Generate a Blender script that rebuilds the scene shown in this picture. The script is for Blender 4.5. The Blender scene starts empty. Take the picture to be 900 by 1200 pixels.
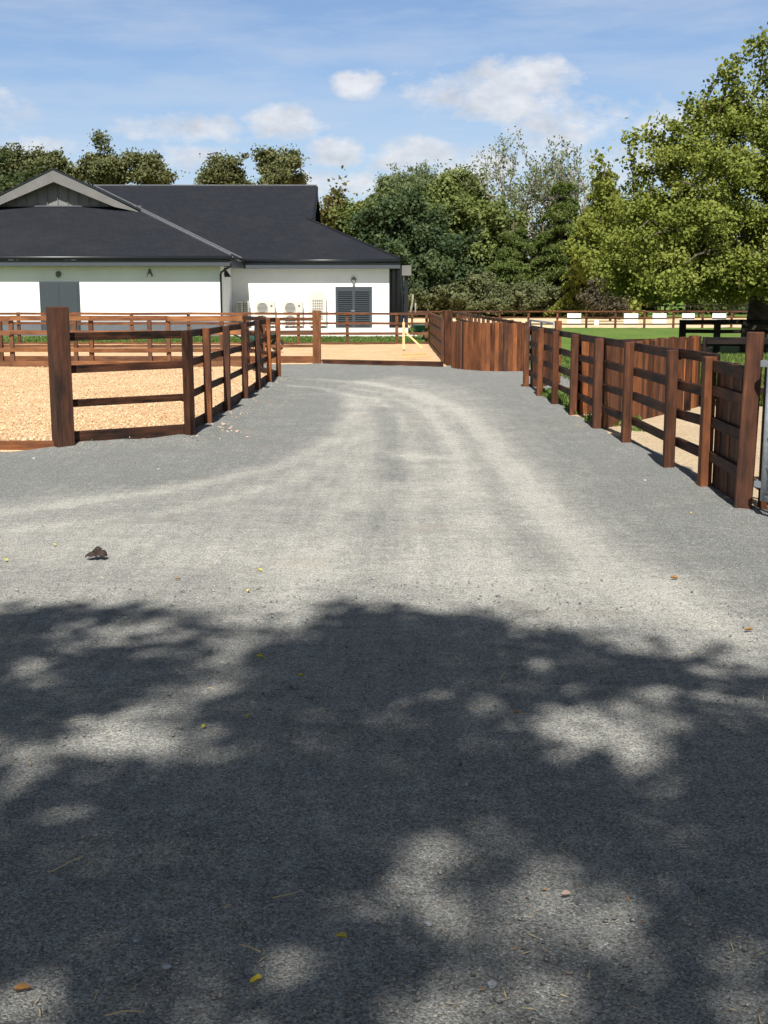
import bpy, bmesh, math, random
import numpy as np
from mathutils import Vector, Matrix
R = math.radians
random.seed(7); RNG = np.random.default_rng(11)
S = bpy.context.scene; COL = S.collection
F_PX = 1400.0; CAM_H = 1.65; PITCH = math.atan(248/1400)
ct, st = math.cos(PITCH), math.sin(PITCH)

# ---------- site survey helpers: read a position on the ground (or at a distance) ----------
def ray(x, y):
    u = (x-450)/F_PX; v = (600-y)/F_PX
    return Vector((u, ct+v*st, -st+v*ct))
def G(x, y, z=0.0):
    d = ray(x, y); t = (z-CAM_H)/d.z
    return Vector((d.x*t, d.y*t, z))
def P(x, y, Y):
    d = ray(x, y); t = Y/d.y
    return Vector((d.x*t, Y, CAM_H+d.z*t))
SUN_EL, SUN_AZ = R(50), R(3.5)
LDIR = Vector((-math.sin(SUN_AZ)*math.cos(SUN_EL), -math.cos(SUN_AZ)*math.cos(SUN_EL), math.sin(SUN_EL)))

# ---------- node helpers ----------
def new_mat(name):
    m = bpy.data.materials.new(name); m.use_nodes = True
    nt = m.node_tree; nt.nodes.clear()
    out = nt.nodes.new('ShaderNodeOutputMaterial'); b = nt.nodes.new('ShaderNodeBsdfPrincipled')
    nt.links.new(b.outputs[0], out.inputs[0])
    return m, nt, b, out
def N(nt, t, **kw):
    n = nt.nodes.new(t)
    for k, v in kw.items(): setattr(n, k, v)
    return n
def noise(nt, vec, scale, detail=4, rough=.55):
    n = N(nt, 'ShaderNodeTexNoise'); n.inputs['Scale'].default_value = scale
    n.inputs['Detail'].default_value = detail; n.inputs['Roughness'].default_value = rough
    if vec: nt.links.new(vec, n.inputs['Vector'])
    return n.outputs['Fac']
def ramp(nt, fac, stops):
    r = N(nt, 'ShaderNodeValToRGB'); e = r.color_ramp.elements
    while len(e) < len(stops): e.new(.5)
    for i, (p, c) in enumerate(stops):
        e[i].position = p; e[i].color = (*c, 1) if len(c) == 3 else c
    nt.links.new(fac, r.inputs[0]); return r.outputs[0]
def math_(nt, op, a, b=None, c=None):
    n = N(nt, 'ShaderNodeMath', operation=op)
    for i, v in enumerate((a, b, c)):
        if v is None: continue
        if isinstance(v, (int, float)): n.inputs[i].default_value = v
        else: nt.links.new(v, n.inputs[i])
    return n.outputs[0]
def mixc(nt, fac, a, b, mode='MIX'):
    n = N(nt, 'ShaderNodeMix', data_type='RGBA', blend_type=mode)
    for i, v in ((0, fac), (6, a), (7, b)):
        if isinstance(v, (int, float)): n.inputs[i].default_value = v
        elif isinstance(v, tuple): n.inputs[i].default_value = (*v, 1)
        else: nt.links.new(v, n.inputs[i])
    return n.outputs[2]
def mapr(nt, v, a, b, c, d):
    n = N(nt, 'ShaderNodeMapRange'); nt.links.new(v, n.inputs[0])
    for i, x in enumerate((a, b, c, d)): n.inputs[i+1].default_value = x
    return n.outputs[0]
def bump(nt, b, h, strength, dist):
    n = N(nt, 'ShaderNodeBump'); n.inputs['Strength'].default_value = strength; n.inputs['Distance'].default_value = dist
    nt.links.new(h, n.inputs['Height']); nt.links.new(n.outputs[0], b.inputs['Normal']); return n
def coords(nt): return N(nt, 'ShaderNodeTexCoord').outputs['Object']
def worldpos(nt): return N(nt, 'ShaderNodeNewGeometry').outputs['Position']
def vmul(nt, vec, s):
    n = N(nt, 'ShaderNodeVectorMath', operation='MULTIPLY'); nt.links.new(vec, n.inputs[0]); n.inputs[1].default_value = s
    return n.outputs[0]

def mat_wood(name, dark, mid, light):
    m, nt, b, o = new_mat(name)
    g = N(nt, 'ShaderNodeAttribute', attribute_name='gco').outputs['Vector']
    t = N(nt, 'ShaderNodeAttribute', attribute_name='tint').outputs['Fac']
    grain = noise(nt, vmul(nt, g, (1.6, 38, 38)), 1.0, 6, .65)
    blot = noise(nt, vmul(nt, g, (2.2, 7, 7)), 1.0, 3, .6)
    v = N(nt, 'ShaderNodeTexVoronoi'); v.inputs['Scale'].default_value = 1; nt.links.new(vmul(nt, g, (2.2, 9, 9)), v.inputs['Vector'])
    knot = mapr(nt, v.outputs['Distance'], .0, .13, 0, 1)
    a = math_(nt, 'ADD', math_(nt, 'MULTIPLY', t, .62), math_(nt, 'MULTIPLY', mapr(nt, grain, .3, .7, 0, 1), .26))
    a = math_(nt, 'ADD', a, math_(nt, 'MULTIPLY', mapr(nt, blot, .3, .7, -1, 1), .17))
    c = ramp(nt, a, [(.05, dark), (.42, mid), (.95, light)])
    c = mixc(nt, math_(nt, 'MULTIPLY', math_(nt, 'SUBTRACT', 1.0, knot), .6), c, dark)
    pb = noise(nt, vmul(nt, g, (.02, .9, .9)), 1.0, 1, .5)
    c = mixc(nt, mapr(nt, pb, .47, .64, 0, .42), c, mixc(nt, grain, tuple(x*1.6 for x in dark), tuple(sum(mid)/3*k for k in (1.15, .92, .86))))
    nt.links.new(c, b.inputs['Base Color']); b.inputs['Roughness'].default_value = .6
    b.inputs['Specular IOR Level'].default_value = .1
    bump(nt, b, grain, .5, .004)
    return m
def mat_plain(name, col, rough=.6, metal=0, var=.15, scale=8, spec=.4):
    m, nt, b, o = new_mat(name)
    f = noise(nt, coords(nt), scale, 5, .6)
    c2 = tuple(max(0, x*(1-var)) for x in col); c3 = tuple(min(1, x*(1+var)) for x in col)
    nt.links.new(ramp(nt, f, [(.3, c2), (.7, c3)]), b.inputs['Base Color'])
    b.inputs['Roughness'].default_value = rough; b.inputs['Metallic'].default_value = metal
    b.inputs['Specular IOR Level'].default_value = spec
    return m
def mat_leaf(name, c0, c1, c2, trans=.35):
    m, nt, b, o = new_mat(name)
    t = N(nt, 'ShaderNodeAttribute', attribute_name='tint').outputs['Fac']
    big = noise(nt, worldpos(nt), .55, 3, .6)
    a = math_(nt, 'ADD', math_(nt, 'MULTIPLY', t, .65), math_(nt, 'MULTIPLY', mapr(nt, big, .3, .7, 0, 1), .35))
    c = ramp(nt, a, [(.05, c0), (.5, c1), (.98, c2)])
    d = N(nt, 'ShaderNodeBsdfDiffuse'); tr = N(nt, 'ShaderNodeBsdfTranslucent'); gl = N(nt, 'ShaderNodeBsdfGlossy')
    gl.inputs['Roughness'].default_value = .7; gl.inputs['Color'].default_value = (.9, .9, .9, 1)
    nt.links.new(c, d.inputs[0]); nt.links.new(mixc(nt, .5, c, (.16, .2, .02)), tr.inputs[0])
    m1 = N(nt, 'ShaderNodeMixShader'); m1.inputs[0].default_value = trans
    nt.links.new(d.outputs[0], m1.inputs[1]); nt.links.new(tr.outputs[0], m1.inputs[2])
    m2 = N(nt, 'ShaderNodeMixShader'); m2.inputs[0].default_value = .015
    nt.links.new(m1.outputs[0], m2.inputs[1]); nt.links.new(gl.outputs[0], m2.inputs[2])
    nt.links.new(m2.outputs[0], o.inputs[0]); return m

M = {}
M['wood'] = mat_wood('stained_timber', (.009, .0065, .0055), (.098, .038, .0195), (.34, .12, .042))
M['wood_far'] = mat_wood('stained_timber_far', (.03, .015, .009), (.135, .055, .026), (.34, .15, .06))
M['wood_black'] = mat_wood('dark_or_shaded_timber', (.006, .005, .005), (.022, .017, .015), (.07, .05, .04))  # near-black timber; on the tree-shaded fence the shade is in this colour
M['newwood'] = mat_wood('new_timber', (.5, .33, .13), (.62, .45, .2), (.75, .58, .3))
M['bark'] = mat_plain('bark', (.085, .068, .052), .9, var=.45, scale=6, spec=.1)
M['bark_pale'] = mat_plain('bark_pale', (.26, .23, .18), .9, var=.35, scale=4, spec=.1)
M['zinc'] = mat_plain('galvanised_steel', (.42, .45, .48), .42, .75, .2, 25)
M['black'] = mat_plain('black_pipe', (.012, .013, .016), .4)
M['anth'] = mat_plain('anthracite_trim', (.05, .058, .068), .5, var=.08)
M['gutter'] = mat_plain('gutter', (.012, .014, .018), .35, var=.1)
M['door'] = mat_plain('grey_door_paint', (.04, .049, .056), .45, var=.06)
M['clad'] = mat_plain('grey_cladding', (.16, .16, .155), .6, var=.1, scale=3)
M['barge'] = mat_plain('grey_barge', (.135, .132, .125), .6, var=.12, scale=2)
M['flash'] = mat_plain('ridge_flashing', (.095, .1, .11), .5, var=.2)
M['plinth'] = mat_plain('grey_plinth', (.10, .108, .118), .8, var=.12, scale=2)
M['concrete'] = mat_plain('pale_concrete', (.5, .48, .45), .85, var=.12, scale=3)
M['cream'] = mat_plain('cream_casing', (.52, .5, .43), .5, var=.05)
M['grille'] = mat_plain('grille_grey', (.13, .13, .125), .6, var=.1)  # even mid grey for grilles, wall lights and badges
M['white'] = mat_plain('white_board', (.72, .72, .72), .5, var=.05, scale=5)
M['teal'] = mat_plain('teal_green_plastic', (.035, .13, .115), .45, var=.15)
M['rubber'] = mat_plain('black_rubber', (.015, .015, .015), .8)
M['glass_dark'] = mat_plain('dark_glazing', (.008, .01, .012), .12, var=.1, spec=.6)
M['stone'] = mat_plain('pale_stone', (.30, .31, .32), .85, var=.3, scale=40)
M['rubble'] = mat_plain('pink_rubble', (.42, .30, .24), .85, var=.3, scale=30)
M['leaf_y'] = mat_plain('yellow_leaf', (.62, .50, .05), .6, var=.25, scale=30)
M['leaf_b'] = mat_plain('brown_leaf', (.30, .15, .05), .7, var=.3, scale=40)
M['leaf_d'] = mat_plain('dark_brown_leaf', (.028, .017, .012), .8, var=.6, scale=60)
M['straw'] = mat_plain('dry_straw', (.5, .38, .2), .8, var=.2, scale=60)
M['L_maple'] = mat_leaf('maple_leaves', (.018, .038, .015), (.045, .075, .03), (.14, .175, .075), .3)
M['L_willow'] = mat_leaf('willow_leaves', (.09, .12, .05), (.14, .175, .075), (.2, .23, .11))
M['L_light'] = mat_leaf('light_leaves', (.09, .12, .03), (.15, .185, .05), (.23, .26, .09))
M['L_lime'] = mat_leaf('lime_leaves', (.095, .12, .02), (.19, .22, .036), (.32, .33, .08))
M['L_dark'] = mat_leaf('dark_leaves', (.022, .036, .014), (.045, .065, .022), (.085, .1, .035))
M['L_conif'] = mat_leaf('conifer_needles', (.04, .07, .018), (.11, .155, .036), (.19, .23, .06), .35)
M['L_pine'] = mat_leaf('pine_needles', (.055, .066, .026), (.11, .118, .046), (.19, .19, .08), .25)
M['L_hedge'] = mat_leaf('hedge_leaves', (.055, .07, .03), (.13, .145, .065), (.22, .23, .12), .35)
M['L_purple'] = mat_leaf('purple_leaves', (.035, .035, .02), (.075, .06, .04), (.11, .095, .055), .25)
M['L_brown'] = mat_leaf('bronze_leaves', (.07, .06, .018), (.12, .1, .03), (.2, .16, .05), .3)
M['L_grass'] = mat_leaf('grass_blades', (.05, .09, .018), (.10, .16, .03), (.2, .24, .07), .35)

def mat_wall():
    m, nt, b, o = new_mat('white_render')
    f = noise(nt, coords(nt), .7, 6, .6); f2 = noise(nt, coords(nt), 60, 3, .6)
    nt.links.new(ramp(nt, f, [(.3, (.75, .745, .72)), (.6, (.82, .815, .795))]), b.inputs['Base Color'])
    b.inputs['Roughness'].default_value = .9; b.inputs['Specular IOR Level'].default_value = .1
    bump(nt, b, f2, .2, .004); return m
M['wall'] = mat_wall()
def mat_slate():
    m, nt, b, o = new_mat('roof_slate')
    p = worldpos(nt); s = N(nt, 'ShaderNodeSeparateXYZ'); nt.links.new(p, s.inputs[0])
    cx = N(nt, 'ShaderNodeCombineXYZ')
    nt.links.new(math_(nt, 'ADD', s.outputs[0], s.outputs[1]), cx.inputs[0]); nt.links.new(math_(nt, 'MULTIPLY', s.outputs[2], 2.2), cx.inputs[1])
    br = N(nt, 'ShaderNodeTexBrick'); nt.links.new(cx.outputs[0], br.inputs['Vector'])
    br.inputs['Scale'].default_value = 1; br.inputs['Brick Width'].default_value = .3; br.inputs['Row Height'].default_value = .22
    br.inputs['Mortar Size'].default_value = .012; br.inputs['Bias'].default_value = 0
    br.inputs['Color1'].default_value = (.014, .0155, .0205, 1); br.inputs['Color2'].default_value = (.017, .019, .0245, 1)
    br.inputs['Mortar'].default_value = (.011, .012, .015, 1)
    f = noise(nt, p, .5, 6, .65)
    c = mixc(nt, mapr(nt, f, .5, .85, 0, .5), br.outputs['Color'], (.032, .033, .037))
    nt.links.new(c, b.inputs['Base Color']); b.inputs['Roughness'].default_value = .7
    b.inputs['Specular IOR Level'].default_value = .14
    bump(nt, b, br.outputs['Fac'], -.4, .01); return m
M['slate'] = mat_slate()

def mat_gravel():
    m, nt, b, o = new_mat('gravel')
    p = worldpos(nt)
    wear = N(nt, 'ShaderNodeAttribute', attribute_name='wear').outputs['Fac']
    warp = noise(nt, p, 1.3, 6, .7)
    mid = noise(nt, p, 9, 6, .7)
    streak = noise(nt, vmul(nt, p, (3.2, 11, 1)), 1.0, 6, .75)
    w = math_(nt, 'ADD', wear, mapr(nt, warp, .3, .7, -.2, .2))
    w = math_(nt, 'ADD', w, mapr(nt, streak, .35, .65, -.16, .16))
    tyre = noise(nt, vmul(nt, p, (10, .9, 1)), 1.0, 5, .7)
    w = math_(nt, 'ADD', w, mapr(nt, tyre, .35, .65, -.14, .14))
    w = math_(nt, 'ADD', w, mapr(nt, mid, .35, .65, -.12, .12))
    base = ramp(nt, w, [(.0, (.182, .187, .179)), (.35, (.242, .242, .226)), (.72, (.325, .318, .29)), (1.0, (.40, .388, .35))])
    fine = noise(nt, p, 230, 3, .8)
    v = N(nt, 'ShaderNodeTexVoronoi'); v.inputs['Scale'].default_value = 170; nt.links.new(p, v.inputs['Vector'])
    sp = N(nt, 'ShaderNodeSeparateColor'); nt.links.new(v.outputs['Color'], sp.inputs[0])
    cell = mapr(nt, sp.outputs[0], 0, 1, .48, 1.52)
    g = math_(nt, 'MULTIPLY', cell, mapr(nt, fine, .3, .7, .72, 1.28))
    c = mixc(nt, 1.0, base, N(nt, 'ShaderNodeCombineColor').outputs[0], 'MULTIPLY')
    cc = nt.nodes[-1]
    comb = [n for n in nt.nodes if n.type == 'COMBINE_COLOR'][-1]
    for i in range(3): nt.links.new(g, comb.inputs[i])
    fleck = math_(nt, 'GREATER_THAN', sp.outputs[1], .965)
    c = mixc(nt, math_(nt, 'MULTIPLY', fleck, .7), c, (.62, .6, .55))
    c = mixc(nt, math_(nt, 'MULTIPLY', math_(nt, 'LESS_THAN', sp.outputs[2], .012), .7), c, (.36, .22, .1))
    stain = noise(nt, p, .9, 3, .5)
    c = mixc(nt, mapr(nt, stain, .64, .75, 0, .35), c, (.32, .24, .17))
    nt.links.new(c, b.inputs['Base Color']); b.inputs['Roughness'].default_value = .9; b.inputs['Specular IOR Level'].default_value = .15
    h = math_(nt, 'ADD', math_(nt, 'MULTIPLY', v.outputs['Distance'], -.6), math_(nt, 'ADD', fine, math_(nt, 'MULTIPLY', mid, 1.6)))
    bump(nt, b, h, .9, .008); return m
M['gravel'] = mat_gravel()
def mat_chips(name, cols, sc=42):
    m, nt, b, o = new_mat(name)
    p = worldpos(nt)
    v = N(nt, 'ShaderNodeTexVoronoi'); v.inputs['Scale'].default_value = sc; nt.links.new(vmul(nt, p, (1, .8, 1)), v.inputs['Vector'])
    sp = N(nt, 'ShaderNodeSeparateColor'); nt.links.new(v.outputs['Color'], sp.inputs[0])
    big = noise(nt, p, .8, 5, .6); mid = noise(nt, p, 6, 4, .7)
    a = math_(nt, 'ADD', math_(nt, 'MULTIPLY', sp.outputs[0], .55), math_(nt, 'ADD', mapr(nt, big, .3, .7, 0, .2), mapr(nt, mid, .3, .7, 0, .25)))
    nt.links.new(ramp(nt, a, [(.08, cols[0]), (.45, cols[1]), (.9, cols[2])]), b.inputs['Base Color'])
    b.inputs['Roughness'].default_value = .9; b.inputs['Specular IOR Level'].default_value = .1
    bump(nt, b, math_(nt, 'ADD', v.outputs['Distance'], mid), .7, .02); return m
M['chips'] = mat_chips('wood_chips', ((.34, .2, .105), (.60, .395, .22), (.75, .56, .36)), 90)
M['chip_piece'] = mat_wood('chip_piece', (.34, .19, .085), (.64, .45, .25), (.8, .66, .46))
M['sand'] = mat_chips('sandy_soil', ((.30, .22, .14), (.44, .34, .22), (.55, .44, .31)), 70)
M['arena'] = mat_chips('arena_sand', ((.48, .35, .2), (.58, .44, .27), (.64, .5, .32)), 3)
def mat_grass():
    m, nt, b, o = new_mat('grass_ground')
    p = worldpos(nt)
    big = noise(nt, p, .35, 5, .6); fine = noise(nt, p, 22, 5, .75); mid = noise(nt, p, 3, 4, .7)
    a = math_(nt, 'ADD', math_(nt, 'MULTIPLY', fine, .4), math_(nt, 'ADD', math_(nt, 'MULTIPLY', mid, .35), math_(nt, 'MULTIPLY', big, .35)))
    nt.links.new(ramp(nt, a, [(.38, (.045, .085, .018)), (.54, (.09, .15, .028)), (.68, (.17, .2, .055))]), b.inputs['Base Color'])
    b.inputs['Roughness'].default_value = .9; b.inputs['Specular IOR Level'].default_value = .1
    bump(nt, b, fine, .6, .03); return m
M['grass'] = mat_grass()

# ---------- mesh building ----------
class MB:
    def __init__(s): s.v = []; s.f = []; s.t = []; s.g = []
    def beam(s, p0, p1, w, h, side=None, tint=None, taper=1.0, jit=0):
        p0 = Vector(p0); p1 = Vector(p1); d = p1-p0; L = d.length; d.normalize()
        if side is None:
            side = d.cross(Vector((0, 0, 1)))
            if side.length < 1e-3: side = Vector((1, 0, 0))
        side = Vector(side); side = (side-d*side.dot(d)).normalized(); up = side.cross(d).normalized()
        tint = random.random() if tint is None else tint
        o = Vector([random.uniform(-50, 50) for _ in range(3)]); i = len(s.v)
        for a, p in ((0, p0), (L, p1)):
            k = taper if a else 1
            for x, y in ((-1, -1), (1, -1), (1, 1), (-1, 1)):
                q = p+side*(x*w/2*k)+up*(y*h/2*k)
                if jit: q += Vector([random.uniform(-jit, jit) for _ in range(3)])
                s.v.append(tuple(q)); s.t.append(tint); s.g.append((o.x+a, o.y+x*w/2, o.z+y*h/2))
        s.f += [tuple(i+k for k in q) for q in ((3, 2, 1, 0), (4, 5, 6, 7), (0, 1, 5, 4), (1, 2, 6, 5), (2, 3, 7, 6), (3, 0, 4, 7))]
        return s
    def box(s, x0, x1, y0, y1, z0, z1, tint=.5):
        return s.beam(((x0+x1)/2, (y0+y1)/2, z0), ((x0+x1)/2, (y0+y1)/2, z1), abs(x1-x0), abs(y1-y0), (1, 0, 0), tint)
    def tube(s, pts, rad, k=7, tint=.5, cap=True):
        n = len(pts); pts = [Vector(p) for p in pts]
        if not hasattr(rad, '__len__'): rad = [rad]*n
        base = len(s.v); prev = None
        for i, p in enumerate(pts):
            d = (pts[min(i+1, n-1)]-pts[max(i-1, 0)]).normalized()
            a = d.orthogonal() if prev is None else (prev-d*prev.dot(d))
            if a.length < 1e-4: a = d.orthogonal()
            a.normalize(); prev = a; b = d.cross(a)
            for j in range(k):
                t = 2*math.pi*j/k; q = p+(a*math.cos(t)+b*math.sin(t))*rad[i]
                s.v.append(tuple(q)); s.t.append(tint); s.g.append((i*.5, t, 0))
        for i in range(n-1):
            for j in range(k):
                a = base+i*k+j; b = base+i*k+(j+1) % k
                s.f.append((a, b, b+k, a+k))
        if cap:
            s.f.append(tuple(base+j for j in reversed(range(k)))); s.f.append(tuple(base+(n-1)*k+j for j in range(k)))
        return s
    def poly(s, pts, thick=None, tint=.5):
        pts = [Vector(p) for p in pts]; i = len(s.v); n = len(pts)
        nrm = Vector((0, 0, 0))
        for a in range(n): nrm += pts[a].cross(pts[(a+1) % n])
        nrm.normalize()
        for p in pts: s.v.append(tuple(p)); s.t.append(tint); s.g.append(tuple(p))
        s.f.append(tuple(range(i, i+n)))
        if thick:
            for p in pts:
                q = p-nrm*thick; s.v.append(tuple(q)); s.t.append(tint); s.g.append(tuple(q))
            s.f.append(tuple(range(i+2*n-1, i+n-1, -1)))
            for a in range(n):
                b = (a+1) % n; s.f.append((i+b, i+a, i+n+a, i+n+b))
        return s
    def build(s, name, mat, parent=None, bevel=0, smooth=False):
        me = bpy.data.meshes.new(name); me.from_pydata(s.v, [], s.f)
        a = me.attributes.new('tint', 'FLOAT', 'POINT'); a.data.foreach_set('value', s.t)
        a = me.attributes.new('gco', 'FLOAT_VECTOR', 'POINT'); a.data.foreach_set('vector', np.array(s.g, dtype=np.float32).ravel())
        me.materials.append(M[mat] if isinstance(mat, str) else mat)
        if smooth: me.polygons.foreach_set('use_smooth', [True]*len(me.polygons))
        o = bpy.data.objects.new(name, me); COL.objects.link(o)
        if parent: adopt(o, parent)
        if bevel:
            md = o.modifiers.new('edge', 'BEVEL'); md.width = bevel; md.segments = 1; md.limit_method = 'ANGLE'
        return o
def adopt(o, parent):
    o.parent = parent
    mw = Matrix.Identity(4); q = parent
    chain = []
    while q: chain.append(q); q = q.parent
    for q in reversed(chain): mw = mw @ q.matrix_parent_inverse @ Matrix.LocRotScale(q.location, q.rotation_euler, q.scale)
    o.matrix_parent_inverse = mw.inverted()
def tag(o, label, cat, group=None, kind=None):
    if label: o['label'] = label
    if cat: o['category'] = cat
    if group: o['group'] = group
    if kind: o['kind'] = kind
    return o
def struct(o): o['kind'] = 'structure'; return o
def thing(name, loc, label, cat, group=None):
    o = bpy.data.objects.new(name, None); COL.objects.link(o); o.location = loc; o.empty_display_size = .2
    return tag(o, label, cat, group)

def quads(name, C, T, B, mat, parent=None, tint=None):
    """many small leaf-shaped faces: centre C, half axes T and B, all (n,3)"""
    n = len(C); V = np.stack([C-T, C+B*.9-T*.1, C+T, C-B*.9-T*.1], 1).reshape(-1, 3).astype(np.float32)
    me = bpy.data.meshes.new(name); me.vertices.add(4*n); me.vertices.foreach_set('co', V.ravel())
    me.loops.add(4*n); me.loops.foreach_set('vertex_index', np.arange(4*n, dtype=np.int32))
    me.polygons.add(n); me.polygons.foreach_set('loop_start', np.arange(0, 4*n, 4, dtype=np.int32))
    me.polygons.foreach_set('loop_total', np.full(n, 4, dtype=np.int32))
    me.update(calc_edges=True)
    t = RNG.random(n) if tint is None else tint
    a = me.attributes.new('tint', 'FLOAT', 'POINT'); a.data.foreach_set('value', np.repeat(t, 4).astype(np.float32))
    a = me.attributes.new('gco', 'FLOAT_VECTOR', 'POINT'); a.data.foreach_set('vector', (V*1.0).ravel())
    me.materials.append(M[mat]); o = bpy.data.objects.new(name, me); COL.objects.link(o)
    if parent: adopt(o, parent)
    return o
def unit(a): return a/np.maximum(np.linalg.norm(a, axis=1, keepdims=True), 1e-6)
def leafset(name, C, out, size, mat, parent, droop=0, aspect=.55, tint=None, flat=.5):
    n = len(C); nr = unit(out*flat+RNG.normal(size=(n, 3))*.75+np.array([0, -.15, .35]))
    t = RNG.normal(size=(n, 3)); t[:, 2] -= droop; t = unit(t-nr*(t*nr).sum(1, keepdims=True)); b = np.cross(nr, t)
    s = size*(.65+.7*RNG.random((n, 1)))
    return quads(name, C, t*s*.5, b*s*.5*aspect*1.6, mat, parent, tint)
def crown_pts(blobs, n_cl, per, cr, shell=.55, zsq=.6, spray=.12, sub=11):
    bl = np.array([[*c, *r] for c, r in blobs], float); w = (bl[:, 3]*bl[:, 5]+bl[:, 3]*bl[:, 4]); w /= w.sum()
    n1 = max(6, n_cl//sub); k = RNG.choice(len(bl), n1, p=w); d = unit(RNG.normal(size=(n1, 3)))
    f = 1-shell*RNG.random((n1, 1))**1.5+RNG.normal(size=(n1, 1))*.05
    sp = RNG.random((n1, 1)) < .2; f = np.where(sp, 1+spray*RNG.random((n1, 1)), f)
    c1 = bl[k, :3]+d*bl[k, 3:]*f
    # boughs: short runs of sprays pointing outwards
    R1 = cr*2.1*(.6+.8*RNG.random((n1, 1, 1)))
    ax = unit(d*np.array([1, 1, .5])+RNG.normal(size=(n1, 3))*.35+np.array([0, 0, .25]))
    c2 = c1[:, None, :]+ax[:, None, :]*(RNG.random((n1, sub, 1))*2-1.2)*R1*.9+RNG.normal(size=(n1, sub, 3))*R1*.42*np.array([1, 1, zsq])
    c2 = c2.reshape(-1, 3); d2 = np.repeat(d, sub, 0); a2 = np.repeat(ax, sub, 0); n2 = len(c2)
    rr = cr*.62*(.6+.8*RNG.random((n2, 1, 1)))
    pts = c2[:, None, :]+RNG.normal(size=(n2, per, 3))*rr*np.array([1, 1, .8])+a2[:, None, :]*RNG.normal(size=(n2, per, 1))*rr
    out = np.repeat((d2*.6+np.array([0, 0, .4]))[:, None, :], per, 1)+RNG.normal(size=(n2, per, 3))*.25
    tb = np.clip(np.repeat(np.repeat(RNG.random((n1, 1)), sub, 0), per, 1)*.4+np.repeat(RNG.random((n2, 1)), per, 1)*.2+RNG.random((n2, per))*.4, 0, 1)
    pts = pts.reshape(-1, 3); m = pts[:, 2] > .15
    return pts[m], out.reshape(-1, 3)[m], tb.reshape(-1)[m]
def curve(p0, p1, sag=0, n=6, wob=.1):
    p0 = Vector(p0); p1 = Vector(p1); L = (p1-p0).length; out = []
    w1 = Vector([random.uniform(-1, 1) for _ in range(3)])*wob*L; w2 = Vector([random.uniform(-1, 1) for _ in range(3)])*wob*L*.6
    for i in range(n):
        t = i/(n-1); out.append(p0.lerp(p1, t)+w1*math.sin(math.pi*t)+w2*math.sin(2*math.pi*t)+Vector((0, 0, sag*L*math.sin(math.pi*t))))
    return out
def tree(name, base, blobs, mat, label, n_cl, per, cr, leaf, trunk_r=.25, bark='bark', trunk_top=None, group=None, shell=.55, zsq=.6, droop=0, aspect=.55, twigs=True, cat='tree', flat=.5, zmin=0, spray=.12):
    base = Vector(base); t = thing(name, base, label, cat, group)
    top = Vector(trunk_top) if trunk_top else Vector((base.x, base.y, max(c[2] for c, r in blobs)))
    m = MB(); tr = curve(base-Vector((0, 0, .3)), top, 0, 9, .025)
    rad = [trunk_r*(1.35 if i == 0 else 1)*(1-.78*i/8) for i in range(9)]
    m.tube(tr, rad, 10); m.build('trunk', bark, t, smooth=True)
    if twigs:
        for c, r in blobs:
            c = Vector(c); z = min(max(c.z-r[2]*.9, base.z+.25*(top.z-base.z)), top.z)
            k = min(range(9), key=lambda i: abs(tr[i].z-z)); rr = rad[k]*.5
            lm = MB(); cv = curve(tr[k], c, .05, 6, .1); lm.tube(cv, [rr*(1-.14*i) for i in range(6)], 6)
            for _ in range(5):
                d = Vector([random.gauss(0, 1) for _ in range(3)]).normalized()
                e = c+Vector((d.x*r[0], d.y*r[1], d.z*r[2]))*.9
                lm.tube(curve(cv[random.choice((2, 3, 4))], e, .05, 5, .12), [rr*.45*(1-.2*i) for i in range(5)], 5)
            lm.build('limb', bark, t, smooth=True)
    C, O, T = crown_pts(blobs, n_cl, per, cr, shell, zsq, spray)
    k = C[:, 2] > zmin+RNG.random(len(C))*zmin*.4; C, O, T = C[k], O[k], T[k]
    leafset('crown', C, O, leaf, mat, t, droop, aspect, T, flat)
    return t

# ---------- camera, sun, sky ----------
cam = bpy.data.cameras.new('camera'); co = bpy.data.objects.new('camera', cam); COL.objects.link(co)
cam.sensor_fit = 'VERTICAL'; cam.sensor_height = 36; cam.lens = 36*F_PX/1200; cam.clip_end = 5000
co.location = (0, 0, CAM_H); co.rotation_euler = (math.pi/2-PITCH, 0, 0); S.camera = co
sl = bpy.data.lights.new('sun', 'SUN'); sl.energy = 5.0; sl.angle = R(.53); sl.color = (1, .965, .90)
so = bpy.data.objects.new('sun', sl); COL.objects.link(so); so.rotation_euler = LDIR.to_track_quat('Z', 'Y').to_euler(); so.location = (0, -20, 30)
w = bpy.data.worlds.new('World'); S.world = w; w.use_nodes = True; nt = w.node_tree; nt.nodes.clear()
wo = N(nt, 'ShaderNodeOutputWorld'); bg = N(nt, 'ShaderNodeBackground'); nt.links.new(bg.outputs[0], wo.inputs[0])
sky = N(nt, 'ShaderNodeTexSky', sky_type='NISHITA'); sky.sun_disc = False; sky.sun_elevation = SUN_EL; sky.sun_rotation = math.pi+SUN_AZ
sky.air_density = 1.0; sky.dust_density = .6; sky.ozone_density = 2.5; sky.altitude = 50
gen = N(nt, 'ShaderNodeTexCoord').outputs['Generated']
sep = N(nt, 'ShaderNodeSeparateXYZ'); nt.links.new(gen, sep.inputs[0])
az = math_(nt, 'ARCTAN2', sep.outputs[0], sep.outputs[1])
el = math_(nt, 'ARCSINE', sep.outputs[2])
cv = N(nt, 'ShaderNodeCombineXYZ'); nt.links.new(az, cv.inputs[0]); nt.links.new(math_(nt, 'MULTIPLY', el, 1.7), cv.inputs[1])
n1 = noise(nt, cv.outputs[0], 13, 8, .6); n2 = noise(nt, cv.outputs[0], 42, 5, .65)
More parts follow.
